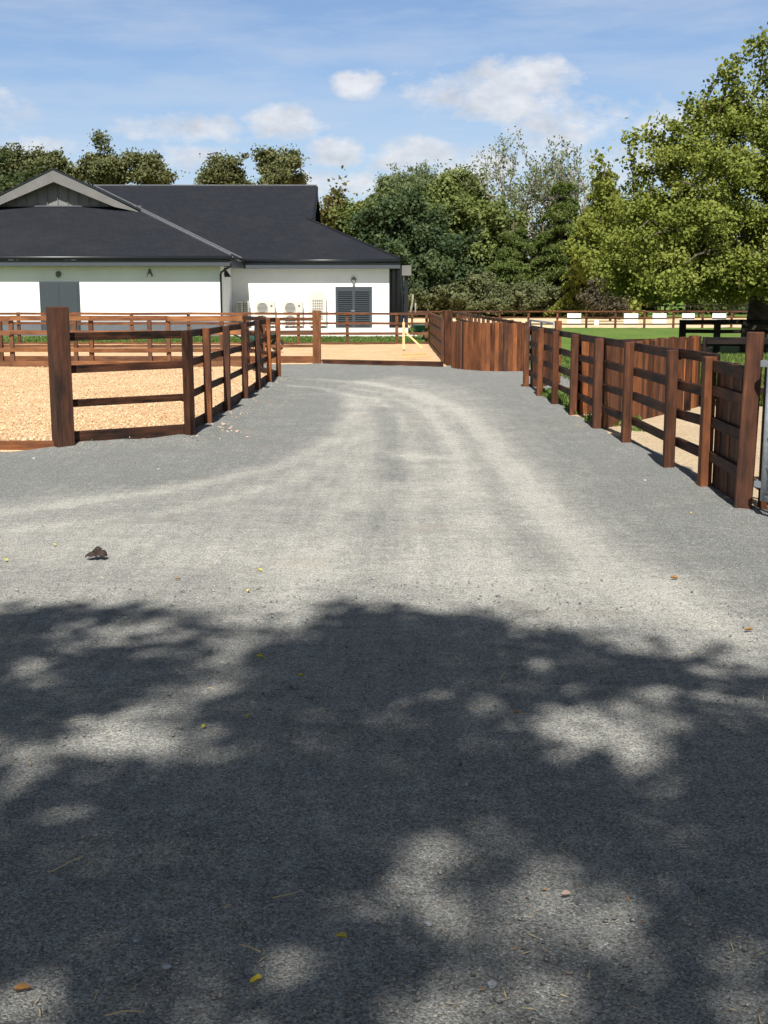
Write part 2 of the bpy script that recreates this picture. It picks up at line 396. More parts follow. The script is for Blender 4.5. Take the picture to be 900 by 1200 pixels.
nz = math_(nt, 'ADD', mapr(nt, n1, .25, .75, -1.1, 1.1), mapr(nt, n2, .25, .75, -.6, .6))
clouds = [(418, 99, 27, 15, 1), (575, 107, 88, 30, .95), (625, 84, 40, 15, .9), (335, 143, 42, 18, 1.05), (212, 152, 68, 15, .8), (397, 180, 34, 19, .95),
          (490, 185, 62, 20, .95), (700, 128, 62, 22, .7), (770, 143, 50, 18, .65), (725, 190, 60, 26, .7), (225, 182, 40, 14, .7), (400, 214, 60, 15, .85),
          (655, 160, 50, 30, .6), (545, 200, 60, 26, .8), (40, 172, 60, 12, .6), (-120, 130, 120, 35, .8), (1040, 150, 130, 40, .8)]
acc = None
for (cx, cy, rx, ry, amp) in clouds:
    d = ray(cx, cy).normalized(); a0 = math.atan2(d.x, d.y); e0 = math.asin(d.z)
    ax = math_(nt, 'MULTIPLY', math_(nt, 'SUBTRACT', az, a0), 1400/rx); ey = math_(nt, 'MULTIPLY', math_(nt, 'SUBTRACT', el, e0), 1400/ry)
    r2 = math_(nt, 'ADD', math_(nt, 'MULTIPLY', ax, ax), math_(nt, 'MULTIPLY', ey, ey))
    v_ = math_(nt, 'MULTIPLY', math_(nt, 'SUBTRACT', 1.45, r2), amp)
    acc = v_ if acc is None else math_(nt, 'MAXIMUM', acc, v_)
# far off-frame sky: scattered clouds of the same kind
n3 = noise(nt, cv.outputs[0], 3.2, 8, .6)
off = math_(nt, 'MULTIPLY', math_(nt, 'MULTIPLY', math_(nt, 'GREATER_THAN', math_(nt, 'ABSOLUTE', az), .5), mapr(nt, el, .3, .6, 1, .15)), mapr(nt, n3, .5, .7, 0, 1.3))
dens = math_(nt, 'MAXIMUM', mapr(nt, math_(nt, 'ADD', math_(nt, 'MAXIMUM', acc, -1.5), nz), .05, 1.15, 0, .82), math_(nt, 'MINIMUM', off, .6))
cir = noise(nt, vmul(nt, cv.outputs[0], (1, 3.2, 1)), 4.5, 7, .62)
cirm = math_(nt, 'MULTIPLY', mapr(nt, cir, .40, .76, .02, .62), mapr(nt, el, .25, .6, 1, .12))
lowhaze = mapr(nt, el, .0, .2, .34, .0)
shade = noise(nt, cv.outputs[0], 24, 5, .6)
ccol = ramp(nt, shade, [(.3, (5.4, 5.7, 6.3)), (.66, (8.6, 8.6, 8.8))])
sk = mixc(nt, 1.0, sky.outputs[0], mixc(nt, mapr(nt, el, .24, .5, 0, 1), (1.02, 1.06, 1.17), (.72, .62, .50)), 'MULTIPLY')
c = mixc(nt, lowhaze, sk, (5.6, 6.2, 7.2))
c = mixc(nt, cirm, c, (6.2, 6.8, 7.8))
c = mixc(nt, dens, c, ccol)
nt.links.new(c, bg.inputs[0]); bg.inputs[1].default_value = .064
S.view_settings.view_transform = 'Standard'; S.view_settings.look = 'None'; S.view_settings.gamma = 1; S.view_settings.exposure = .72
S.render.engine = 'CYCLES'

# ---------- ground ----------
struct(MB().poly([(-1500, -300, -.05), (1500, -300, -.05), (1500, 2500, -.05), (-1500, 2500, -.05)]).build('ground', 'grass'))
def pw(lst): return np.array([tuple(G(x, y))[:2] for x, y in lst])
def dist_line(X, Y, L):
    d = np.full(X.shape, 1e9)
    for (a, b) in zip(L[:-1], L[1:]):
        v = b-a; t = np.clip(((X-a[0])*v[0]+(Y-a[1])*v[1])/(v@v), 0, 1)
        d = np.minimum(d, np.hypot(X-a[0]-t*v[0], Y-a[1]-t*v[1]))
    return d
def inside(X, Y, L):
    r = np.zeros(X.shape, bool); n = len(L)
    for i in range(n):
        (x0, y0), (x1, y1) = L[i], L[(i+1) % n]
        c = ((y0 > Y) != (y1 > Y)) & (X < (x1-x0)*(Y-y0)/(y1-y0+1e-12)+x0); r ^= c
    return r
RF = [G(x, y) for x, y in ((616, 455), (632, 465), (650, 475), (671, 488), (699, 505), (733, 523), (783, 552), (825, 573))]   # right fence post feet
LF = [G(x, y) for x, y in ((223, 517), (245, 503), (267, 487), (288, 474), (303, 462), (316, 452), (326.5, 445))]              # left fence post feet
GP = G(75, 528); GPR = G(870, 600)
def vnoise(X, Y, s, seed):
    r = np.random.default_rng(seed); g = r.random((64, 64)); x = X*s % 64; y = Y*s % 64
    x0 = np.floor(x).astype(int) % 64; y0 = np.floor(y).astype(int) % 64; fx = x-np.floor(x); fy = y-np.floor(y)
    fx = fx*fx*(3-2*fx); fy = fy*fy*(3-2*fy); x1 = (x0+1) % 64; y1 = (y0+1) % 64
    return (g[x0, y0]*(1-fx)+g[x1, y0]*fx)*(1-fy)+(g[x0, y1]*(1-fx)+g[x1, y1]*fx)*fy
def gz(X, Y):
    z = (vnoise(X, Y, .7, 1)-.5)*.03+(vnoise(X, Y, 2.3, 2)-.5)*.014+(vnoise(X, Y, 7, 3)-.5)*.008
    lf = np.array([tuple(p)[:2] for p in [GP]+LF]); rf = np.array([tuple(p)[:2] for p in RF]+[(GPR.x, GPR.y)])
    dl = dist_line(X, Y, lf); dr = dist_line(X, Y, rf); sc = .5+.7*vnoise(X, Y, 1.9, 5)
    z = z+.1*np.exp(-(dl/.3)**2)*sc+.04*np.exp(-(dr/.25)**2)*sc
    return z
def gh(x, y): return float(gz(np.array([x]), np.array([y]))[0])
def gravel_yard():
    ys = np.concatenate([np.linspace(-14, 2, 40, endpoint=False), np.linspace(2, 14, 230, endpoint=False), np.linspace(14, 32.6, 190)])
    xs = np.concatenate([np.linspace(-18, -6, 60, endpoint=False), np.linspace(-6, 4, 160, endpoint=False), np.linspace(4, 14, 30)])
    X, Y = np.meshgrid(xs, ys); Z = gz(X, Y)
    zone = pw([(400, 447), (412, 470), (405, 500), (335, 545), (200, 568), (0, 585), (-400, 600), (-400, 1400), (1600, 1400), (1500, 900), (900, 735), (770, 655), (650, 560), (585, 480), (540, 452), (470, 440)])
    dz = dist_line(X, Y, np.vstack([zone, zone[:1]])); sgn = np.where(inside(X, Y, zone), 1, -1)*dz
    wv = .08+.38/(1+np.exp(-sgn/.16))
    for pts, wd, am in [([(325, 444), (370, 444), (430, 448), (480, 457), (530, 475), (562, 500), (600, 550), (640, 610), (720, 680), (860, 740)], .2, .4),
                        ([(330, 452), (370, 453), (408, 462), (414, 485), (395, 512), (330, 545), (200, 572), (0, 600), (-200, 620)], .17, .36),
                        ([(470, 455), (500, 470), (525, 520), (540, 600), (560, 690)], .18, .28), ([(345, 462), (395, 461), (440, 466), (470, 490), (490, 560), (480, 680)], .12, .25), ([(340, 448), (400, 452), (450, 460), (495, 480), (530, 515), (570, 600), (610, 690)], .1, .22), ([(0, 620), (200, 600), (350, 560), (430, 505)], .12, .2),
                        ([(425, 465), (440, 500), (425, 560), (380, 640), (330, 700)], .25, .22),
                        ([(600, 540), (660, 600), (740, 665), (900, 715)], .2, .18),
                        ([(0, 640), (200, 640), (450, 660), (700, 700)], .7, .22),
                        ([(482, 532), (492, 534)], .24, .5)]:
        wv = wv+am*np.exp(-(dist_line(X, Y, pw(pts))/wd)**2)
    for pts, wd, am in [([(450, 478), (458, 510), (462, 560)], .22, .34), ([(505, 490), (520, 540)], .2, .15), ([(430, 600), (470, 680)], .25, .15), ([(600, 600), (640, 660)], .2, .14)]:
        wv = wv-am*np.exp(-(dist_line(X, Y, pw(pts))/wd)**2)
    Z = Z-.012*np.clip(wv, 0, 1)
    ny, nx = X.shape; V = np.stack([X, Y, Z], -1).reshape(-1, 3)
    idx = np.arange(ny*nx).reshape(ny, nx); Fq = np.stack([idx[:-1, :-1], idx[:-1, 1:], idx[1:, 1:], idx[1:, :-1]], -1).reshape(-1, 4)
    me = bpy.data.meshes.new('gravel_yard'); me.from_pydata(V.tolist(), [], Fq.tolist())
    a = me.attributes.new('wear', 'FLOAT', 'POINT'); a.data.foreach_set('value', np.clip((wv-.08)*1.25, 0, 1).ravel().astype(np.float32))
    me.polygons.foreach_set('use_smooth', [True]*len(me.polygons)); me.materials.append(M['gravel'])
    o = bpy.data.objects.new('gravel_road', me); COL.objects.link(o); struct(o)
gravel_yard()
def sheet(name, poly, z, mat, amp=.03, step=.35, relief=.02, edge=.12):
    """ground sheet over a polygon, edges worn and irregular, edges dipping into the ground"""
    poly = np.array(poly, float)
    x0, y0 = poly.min(0)-.2; x1, y1 = poly.max(0)+.2
    nx = int(min(260, (x1-x0)/step))+2; ny = int(min(260, (y1-y0)/step))+2
    X, Y = np.meshgrid(np.linspace(x0, x1, nx), np.linspace(y0, y1, ny))
    d = dist_line(X, Y, np.vstack([poly, poly[:1]]))*np.where(inside(X, Y, poly), 1, -1)+(vnoise(X, Y, 1.7, 8)-.5)*edge
    Z = z+(vnoise(X, Y, 1.1, 9)-.5)*relief+(vnoise(X, Y, 4, 10)-.5)*relief*.5-np.clip(-d, 0, .6)*.8
    keep = d > -.5; idx = np.arange(ny*nx).reshape(ny, nx)
    Fq = np.stack([idx[:-1, :-1], idx[:-1, 1:], idx[1:, 1:], idx[1:, :-1]], -1).reshape(-1, 4)
    Fq = Fq[keep.ravel()[Fq].all(1)]
    me = bpy.data.meshes.new(name); me.from_pydata(np.stack([X, Y, Z], -1).reshape(-1, 3).tolist(), [], Fq.tolist())
    bm = bmesh.new(); bm.from_mesh(me); bmesh.ops.delete(bm, geom=[v for v in bm.verts if not v.link_faces], context='VERTS'); bm.to_mesh(me); bm.free()
    me.polygons.foreach_set('use_smooth', [True]*len(me.polygons))
    a = me.attributes.new('wear', 'FLOAT', 'POINT'); a.data.foreach_set('value', np.full(len(me.vertices), .25, np.float32))
    me.materials.append(M[mat]); o = bpy.data.objects.new(name, me); COL.objects.link(o); return struct(o)
PEN1 = [(-18, 13.25), (GP.x, GP.y+.05), (LF[0].x-.02, LF[0].y+.05), (LF[-1].x-.05, LF[-1].y), (-3.35, 29.0), (-18, 29.0)]
sheet('wood_chip_bed', PEN1, .075, 'chips', step=.16, edge=.02, relief=.03)
sheet('wood_chip_arena', [(-20, 31.95), (-1.7, 31.9), (1.58, 30.7), (1.72, 45.0), (-20, 45)], .04, 'chips', step=.2, edge=.02, relief=.04)
sheet('sandy_path', [(2.78, 9.55), (12, 10), (12, 18.6), (4.9, 18.7), (3.6, 19.4), (3.1, 19.2), (2.76, 18.4)], .03, 'sand', step=.12, edge=.25)
sheet('paddock_grass', [(2.80, 18.3), (3.5, 19.2), (5, 18.5), (14, 18.5), (14, 34), (3.6, 34), (3.6, 26.8), (9, 26.9), (9, 22.9), (3.3, 23.0), (2.78, 22.3)], .02, 'grass', step=.16, edge=.3)
sheet('arena_ground', [(-20, 75.6), (70, 75.6), (70, 116), (-20, 116)], .0, 'arena', step=1.5, edge=.5)

# ---------- fences ----------
def lerp2(a, b, t): return Vector((a[0]+(b[0]-a[0])*t, a[1]+(b[1]-a[1])*t, 0))
def fence(name, label, cat, feet, H, rails, side=1, pw_=.1, pd=.1, kick=None, tr=(.1, .6), mat='wood', bevel=.004, big=(), rail_t=.04, group=None, rt=None, lean=.006, skip=()):
    """feet: post feet in order; rails: (z centre, height); side: +1 rails on the right of the run, -1 on the left"""
    feet = [Vector((p[0], p[1], 0)) for p in feet]; t = thing(name, feet[0], label, cat, group); rt = rt or tr
    n = len(feet)
    for i, p in enumerate(feet):
        d = (feet[min(i+1, n-1)]-feet[max(i-1, 0)]).normalized(); bw = dict(big).get(i)
        w_, d_ = (bw[0], bw[0]) if bw else (pw_, pd); h = bw[1] if bw else H
        m = MB(); l = Vector((random.gauss(0, lean), random.gauss(0, lean), 0))*h
        m.beam(p-Vector((0, 0, .15)), p+l+Vector((0, 0, h+random.uniform(-.018, .018))), d_, w_, d.cross(Vector((0, 0, 1))), (tr[0]+.12) if bw and bw[0] > .15 and H > 1.25 else random.uniform(*tr))
        m.v = [(a+random.uniform(-.003, .003), b_+random.uniform(-.003, .003), c+random.uniform(-.004, .004)) for a, b_, c in m.v]; m.build('gate_post' if bw else 'post', mat, t, bevel*1.6 if bevel else 0)
    for i in range(n-1):
        if i in skip: continue
        a, b = feet[i], feet[i+1]; d = (b-a).normalized(); nrm = d.cross(Vector((0, 0, 1)))
        off = nrm*side*(pd/2+rail_t/2+.001)
        for (z, h) in rails:
            m = MB(); j = random.uniform(-.01, .01); k = random.uniform(-.01, .01)
            m.beam(a+off+Vector((0, 0, z+j))-d*.0, b+off+Vector((0, 0, z+k)), rail_t, h*random.uniform(.94, 1.05), nrm, random.uniform(*rt), jit=.0035)
            m.build('rail', mat, t, bevel)
        if kick:
            m = MB(); z0, z1 = kick; m.beam(a+off+Vector((0, 0, (z0+z1)/2)), b+off+Vector((0, 0, (z0+z1)/2)), rail_t, z1-z0, nrm, random.uniform(*rt))
            m.build('kick_board', mat, t, bevel)
    return t
def boards(name, label, path, H, bw=.125, rails=(.3, .7, 1.05), rail_side=-1, tr=(.25, 1), mat='wood', cap=False, posts=True, z0=.02, group=None, dark=(), rail_mat=None):
    path = [Vector((p[0], p[1], 0)) for p in path]; t = thing(name, path[0], label, 'fence panel', group)
    m = MB(); seg = [(path[i+1]-path[i]).length for i in range(len(path)-1)]; L = sum(seg); n = int(L/bw)
    def at(s):
        for i, l in enumerate(seg):
            if s <= l or i == len(seg)-1: return path[i].lerp(path[i+1], s/l), (path[i+1]-path[i]).normalized()
            s -= l
    tv = .5
    for i in range(n):
        s0 = i*L/n; s1 = (i+1)*L/n-.009; a, d = at(s0); b, _ = at(s1); d = (b-a).normalized(); nr = d.cross(Vector((0, 0, 1)))
        c = (a+b)/2+nr*random.uniform(-.004, .004); h = H+random.uniform(-.02, .015)
        tt = .02 if i in dark else random.uniform(*tr)
        m.beam(c+Vector((0, 0, z0-.05)), c+Vector((0, 0, h)), .022, (b-a).length, nr, tt)
    m.build('board_panel', mat, t)
    for z in rails:
        for i in range(len(seg)):
            a, b = path[i], path[i+1]; nr = (b-a).normalized().cross(Vector((0, 0, 1)))*rail_side
            MB().beam(a+nr*.034+Vector((0, 0, z)), b+nr*.034+Vector((0, 0, z)), .04, .09, nr, random.uniform(.0, .35)).build('rail', rail_mat or mat, t, .003)
    if cap: MB().beam(path[0]+Vector((0, 0, H+.035)), path[-1]+Vector((0, 0, H+.035)), .07, .03, None, .1).build('top_cap', mat, t, .003)
    if posts:
        for p, q in ((path[0], path[1]), (path[-1], path[-2])):
            nr = (path[1]-path[0]).normalized().cross(Vector((0, 0, 1)))*rail_side; p = p+nr*.105+(q-p).normalized()*.05
            MB().beam(p-Vector((0, 0, .1)), p+Vector((0, 0, H)), .1, .1, nr, random.uniform(.1, .5)).build('post', mat, t, .004)
    return t
R4 = [(1.14, .09), (.85, .09), (.57, .09), (.29, .09)]
# left chip pen: chamfered front bay and side run
fence('rail_fence', 'dark brown rail fence left of the gravel, starting at the thick gate post', 'fence',
      [GP]+LF+[(-2.75, 26.9), (-3.3, 28.9)], 1.3, [(1.25, .085), (.90, .085), (.52, .085)], side=-1, pw_=.11, pd=.09, kick=(.0, .2),
      tr=(.12, .85), rt=(.0, .2), big=[(0, (.195, 1.575)), (7, (.1, 1.28))])
m = MB(); m.beam((-9.5, 13.28, .045), (GP.x-.1, GP.y, .045), .05, .13, None, .55)
tag(m.build('edging_board', 'wood', None, .004), 'low brown edging board holding back wood chips left of the thick gate post', 'edging board')
x_ = lambda px, Y: (px-450)/F_PX*Y
F2Y = 29.3
fence('rail_fence', 'brown rail fence closing the back of the near wood chip pen', 'fence',
      [(-14.9, F2Y), (-13.1, F2Y), (-11.1, F2Y), (x_(18, F2Y), F2Y), (x_(110, F2Y), F2Y), (x_(200, F2Y), F2Y), (-3.32, F2Y)], 1.27,
      [(1.22, .13), (.88, .11), (.46, .1)], side=1, kick=(.03, .2), tr=(.35, .75), rt=(.5, .9), mat='wood_far')
F3Y = 31.8
fence('rail_fence', 'brown post and rail fence beyond the far gravel lane, ending at a lone thick post', 'fence',
      [(x_(q, F3Y), F3Y) for q in (-165, -80, 5, 92, 178, 262, 310, 372)], 1.22, [(1.17, .08), (.83, .08), (.46, .08)], side=-1, kick=(-.02, .2),
      tr=(.3, .7), rt=(.3, .65), mat='wood_far', big=[(7, (.21, 1.38))])
F4Y = 45.3
fence('rail_fence', 'brown post and rail fence on the grass in front of the white building', 'fence',
      [(x_(q, F4Y), F4Y) for q in (-150, -93, -35, 27, 90, 158, 224, 288, 351, 407.5, 465, 503)], 1.2, [(1.16, .085), (.80, .085), (.42, .085)], side=1, pw_=.11,
      kick=(-.05, .1), tr=(.25, .6), rt=(.35, .65), mat='wood_far', bevel=0)
m = MB(); m.beam((-1.62, 31.72, .05), (1.5, 30.5, .05), .06, .14, None, .2)
tag(m.build('edging_board', 'wood', None, .004), 'low dark edging board where the gravel meets the far wood chips', 'edging board')
# left boundary of closed boarding
DP = G(524, 428)
t = boards('rail_and_board_fence', 'dark railed fence backed with red boards, right of the far wood chips', [G(503, 404), (1.62, 31.0)], 1.2, .16,
           rails=(.08, .44, .8, 1.13), rail_side=1, tr=(.6, 1), mat='wood_far', posts=True)
m = MB(); m.beam((DP.x, DP.y, -.1), (DP.x, DP.y+.0, 1.4), .2, .26, (1, .2, 0), .28)
tag(m.build('gate_post', 'wood', None, .01), 'thick dark square post between the far wood chips and the orange boarded panel', 'post')
F6 = [G(529, 430), G(545, 433), G(562, 434.5), G(588, 435.5), G(616, 435)]
boards('board_fence', 'orange brown closed board panel with one black board, facing the gravel bend', F6, 1.14, .113, rail_side=-1, tr=(.4, 1.1), dark=(8,), posts=False)
# receding lattice of rails beyond
fence('rail_fence', 'brown post and rail fence running away behind the orange boarded panel', 'fence',
      [(3.45, 29.0+i*1.85) for i in range(16)], 1.13, [(1.08, .09), (.8, .09), (.52, .09), (.24, .09)], side=-1, tr=(.2, .6), mat='wood_far', bevel=0)
fence('rail_fence', 'dark post and rail fence along the right edge of the gravel', 'fence', RF, 1.17, R4, side=-1, pw_=.1, pd=.1, tr=(.2, .6), rt=(.0, .08))  # rails tinted near black to paint in their unlit road side
boards('board_fence', 'short red brown boarded panel behind the far end of the right hand rail fence', [G(622, 455), (3.42, 24.0)], 1.08, .13, rail_side=-1, tr=(.35, .8), posts=False)
m = MB(); m.beam((3.47, 24.1, -.1), (3.47, 24.1, 1.25), .12, .12, (1, .2, 0), .7)
tag(m.build('gate_post', 'wood', None, .006), 'square red brown post carrying the distant grey metal gate', 'post')
boards('board_fence', 'narrow dark and orange boarded panel across the grass, behind the longer one', [G(679, 488), (4.6, 17.9)], 1.08, .125, rail_side=-1, tr=(.15, .9), cap=False)
boards('board_fence', 'long red brown boarded panel standing on sandy soil behind the right rail fence', [G(706, 505), G(818, 479)], 1.12, .118, rail_side=-1, tr=(.25, 1))
# boarded bay of the right fence, boards tinted dark for its unlit side
pe = GPR+Vector((-.02, .1, 0)); ps = RF[-1]+Vector((.07, -.03, 0))
t = boards('boarded_bay', 'dark closed boarded bay between the last right rail post and the tall gate post', [pe+Vector((.06, 0, 0)), ps+Vector((.0, 0, 0))], 1.13, .1, rails=(.3, .6, .88), rail_side=-1, tr=(.0, .4), posts=False, mat='wood')
MB().beam(pe+Vector((.02, 0, 1.09)), ps+Vector((-.04, 0, 1.09)), .04, .1, None, .1).build('rail', 'wood', t, .003)
t = thing('gate_post', GPR, 'tall reddish brown gate post at the right edge beside the metal gate', 'post')
m = MB(); m.beam(GPR-Vector((0, 0, .1)), GPR+Vector((.03, 0, 1.41)), .13, .14, (1, -.35, 0), .3); m.build('post', 'wood', t, .008)
m = MB(); m.beam(GPR+Vector((.155, .0, -.1)), GPR+Vector((.175, 0, 1.38)), .055, .12, (1, -.1, 0), .45); m.build('gate_stop', 'wood', t, .004)
# rail to the right of the long panel
e0 = G(818, 479)
fence('rail_fence', 'grey weathered single rail running right from the long boarded panel', 'fence', [(e0.x+.08, e0.y), (6.6, 18.1), (8.4, 18.0)], 1.1, [(1.05, .1), (.3, .08)], side=1, tr=(.2, .35), mat='wood_black')
boards('board_fence', 'brown boarded panel seen through the near metal gate at the right edge', [(3.26, 10.1), (6.4, 10.35)], 1.12, .125, rail_side=-1, tr=(.35, .8))
# tree-shaded fence, the shade also put into its near-black timber
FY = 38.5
fence('rail_fence', 'post and rail fence coloured nearly black for the shade of the big right tree', 'fence', [(x_(q, FY), FY) for q in (796, 836, 868, 905, 960, 1020)], 1.03,
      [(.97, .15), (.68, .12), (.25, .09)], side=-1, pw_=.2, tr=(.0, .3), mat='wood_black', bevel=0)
AY = 75
fence('rail_fence', 'long brown rail fence in front of the sand arena, hung with white panels', 'fence', [(x_(617+33.6*i, AY), AY) for i in range(-5, 12)], 1.02,
      [(.97, .09), (.6, .08), (.2, .08)], side=1, pw_=.13, tr=(.1, .5), mat='wood_far', bevel=0)
fence('rail_fence', 'dark rail fence on the far side of the sand arena below the trees', 'fence', [(-9+3.2*i, 113) for i in range(20)], 1.25,
      [(1.15, .13), (.7, .11)], side=1, pw_=.16, tr=(.0, .4), mat='wood_black', bevel=0)
for i, (a, b, lab) in enumerate([(661.5, 677.5, 'white hanging panel on the arena fence, leftmost of the large ones'), (727, 743.5, 'white hanging panel on the arena fence, second large one from the left'),
                (760, 776, 'white hanging panel on the arena fence, middle of the five large ones'), (794, 808.5, 'white hanging panel on the arena fence, above the left end of the black fence'),
                (829, 845, 'white hanging panel on the arena fence, nearest to the big tree trunk')]):
    t = thing('white_panel', (x_((a+b)/2, AY), AY-.12, .3), lab, 'panel', 'white panels on the arena fence')
    MB().beam((x_(a, AY), AY-.14, .55), (x_(b, AY), AY-.14, .55), .03, .62, None, .5).build('board', 'white', t)
    MB().beam((x_(a, AY), AY-.175, .56), (x_(b, AY), AY-.175, .56), .02, .06, None, .2).build('batten', 'wood_far', t)
m = MB(); m.beam((x_(693, AY), AY-.14, .3), (x_(698, AY), AY-.14, .3), .03, .3, None)
tag(m.build('white_panel', 'white'), 'small white square plate low on the arena fence', 'panel')
# galvanised gates
def metal_gate(label, a, b, z0, z1, nbar, r=.022, mesh=False):
    a = Vector((*a, 0)); b = Vector((*b, 0)); t = thing('metal_gate', a, label, 'gate'); m = MB(); Z = Vector((0, 0, 1))
    zs = [z0+(z1-z0)*i/(nbar-1) for i in range(nbar)]
    for z in (zs[0], zs[-1]): m.tube([a+Z*z, b+Z*z], r, 8)
    for p in (a, b, (a+b)/2): m.tube([p+Z*(z0-.02), p+Z*(z1+.02)], r*1.15, 8)
    m.build('frame', 'zinc', t, smooth=True)
    for z in zs[1:-1]: MB().tube([a+Z*z, b+Z*z], r*.8, 8).build('bar', 'zinc', t, smooth=True)
    for z in (z0+.1, z1-.12): MB().beam(a+Z*z-(b-a).normalized()*.09, a+Z*z, .05, .05).build('hinge', 'zinc', t, .003)
    if mesh:
        m = MB(); L = (b-a).length; d = (b-a).normalized()
        for i in range(1, int(L/.05)): m.tube([a+d*i*.05+Z*z0, a+d*i*.05+Z*z1], .002, 4)
        for i in range(1, int((z1-z0)/.05)): m.tube([a+Z*(z0+i*.05), b+Z*(z0+i*.05)], .002, 4)
        m.build('wire_mesh', 'zinc', t)
metal_gate('galvanised metal gate with wire mesh hung at the right edge of the photo', (2.905, 9.02), (4.3, 5.9), .16, 1.3, 6, .024, True)
metal_gate('distant galvanised gate showing above the short boarded panel', (3.42, 24.3), (3.36, 27.8), .2, 1.2, 5)

# ---------- building ----------
EZ, SL = 3.67, .464
bld = thing('stable_building', (-7.6, 61, 0), 'low white rendered building with dark slate hipped roofs and grey gable', 'building')
# walls
m = MB(); XR = .26; XC = -7.63; XL = -25.2
m.box(XL, XC, 56.8, 74, 0, EZ-.2); m.build('wall', 'wall', bld)
m = MB(); m.box(XC+.002, XR, 61.0, 78.4, 0, EZ-.2); m.build('wall', 'wall', bld)
m = MB(); m.box(XL-.03, XC-.02, 56.74, 56.8, 0, .68); m.build('plinth', 'plinth', bld)
m = MB(); m.box(XC+.1, 1.2, 59.9, 60.99, -.05, .29); m.build('step', 'concrete', bld)
def zE(x): return EZ+SL*(-7.03-x)          # east slope of left wing
def zF(y): return EZ+SL*(y-60.4)           # front slope of right wing
XRg = -16.4; ZR = EZ+SL*9.37
roof = MB()
A = (-7.03, 56.2, EZ)
fy = 61.35; dx = fy-56.2
roof.poly([A, (-7.03, 60.4, EZ), (XRg, 69.77, ZR), (XRg, fy, ZR), (-7.03-dx, fy, EZ+SL*dx)], .1)
xl = 2*XRg+7.03
roof.poly([(xl, 56.2, EZ), (xl+dx, fy, EZ+SL*dx), (XRg, fy, ZR), (XRg, 79, ZR), (xl, 79, EZ)][::-1][::-1], .1)
dz2 = 61.9-56.2
roof.poly([(xl, 56.2, EZ), A, (-7.03-dz2, 61.9, EZ+SL*dz2), (xl+dz2, 61.9, EZ+SL*dz2)], .1)
r1 = roof.build('roof', 'slate', bld)
r2 = MB()
XE = .78; gx = -4.1; dg = XE-gx
r2.poly([(-7.03, 60.4, EZ), (XE, 60.4, EZ), (gx, 60.4+dg, zF(60.4+dg)), (gx+.32, 60.4+dg+.0, zF(60.4+dg)+.02), (gx+.32, 69.77, ZR), (XRg, 69.77, ZR)], .1)
r2.poly([(XE, 60.4, EZ), (XE, 79.14, EZ), (gx, 79.14-dg, EZ+SL*dg), (gx, 60.4+dg, EZ+SL*dg)], .1)
r2.poly([(XE, 79.14, EZ), (-20, 79.14, EZ), (XRg, 69.77, ZR), (gx+.32, 69.77, ZR), (gx+.32, 79.14-dg, EZ+SL*dg)], .1)
r2.build('roof', 'slate', bld)
m = MB(); m.poly([(gx+.05, 60.4+dg, EZ+SL*dg), (gx+.05, 79.14-dg, EZ+SL*dg), (gx+.05, 69.77, ZR-.05)], .06); m.build('gable_cladding', 'gutter', bld)
m = MB(); m.poly([(gx+.33, 60.4+dg-.1, EZ+SL*dg-.12), (gx+.33, 69.77, ZR-.02), (gx+.33, 69.77, ZR-.5), (gx+.33, 60.4+dg+.5, EZ+SL*dg-.3)], .04); m.build('barge_board', 'gutter', bld)
# ridge and hip flashings
for a, b, r in [(A, (-7.03-dx, fy, EZ+SL*dx), .06), ((-7.03, 60.4, EZ), (XRg, 69.77, ZR), .05), ((XRg, 69.77, ZR), (gx+.3, 69.77, ZR), .05), ((XE, 60.4, EZ), (gx, 60.4+dg, EZ+SL*dg), .045)]:
    MB().tube([Vector(a)+Vector((0, 0, .03)), Vector(b)+Vector((0, 0, .03))], r, 6).build('ridge_flashing', 'flash' if r >= .05 else 'slate', bld)
# gablet facing the camera
gz0 = EZ+SL*(61.9-56.2); hw = 9.37-(61.9-56.2)
m = MB(); m.poly([(XRg-hw, 61.9, gz0-.05), (XRg+hw, 61.9, gz0-.05), (XRg, 61.9, ZR-.06)], .05)
gc = m.build('gable_cladding', 'clad', bld)
i = -7
while i <= 7:
    x = XRg+i*.52; top = ZR-.15-abs(i*.52)*SL
    if top > gz0+.05: MB().beam((x, 61.835, gz0), (x, 61.835, top), .03, .03, (1, 0, 0)).build('cladding_seam', 'barge', gc)
    i += 1
for s in (-1, 1):
    e = Vector((XRg+s*(hw+.62), fy-.06, ZR-SL*(hw+.62)-.02)); a = Vector((XRg, fy-.06, ZR+.02))
    dn = Vector((0, 0, -.6)); q = [e, e+Vector((0, 0, -.06))-Vector((s*.9, 0, 0)), a+dn, a]
    q = [e+Vector((0, 0, -.05)), Vector((XRg+s*(hw-.15-.55), fy-.06, gz0-.08)), a+dn, a] if True else q
    m = MB(); m.poly(q if s > 0 else q[::-1], -.06 if False else .06); m.build('barge_board', 'barge', bld)
m = MB(); m.beam((XRg-hw-.55, 61.82, gz0+.0), (XRg+hw+.55, 61.82, gz0+.0), .1, .05); m.build('gable_sill', 'flash', bld)
m = MB()
for s in (-1, 1): m.beam((XRg+s*.0, fy-.09, ZR+.05), (XRg+s*(hw+.62), fy-.09, ZR+.05-SL*(hw+.62)), .12, .07)
m.build('verge_trim', 'gutter', bld)
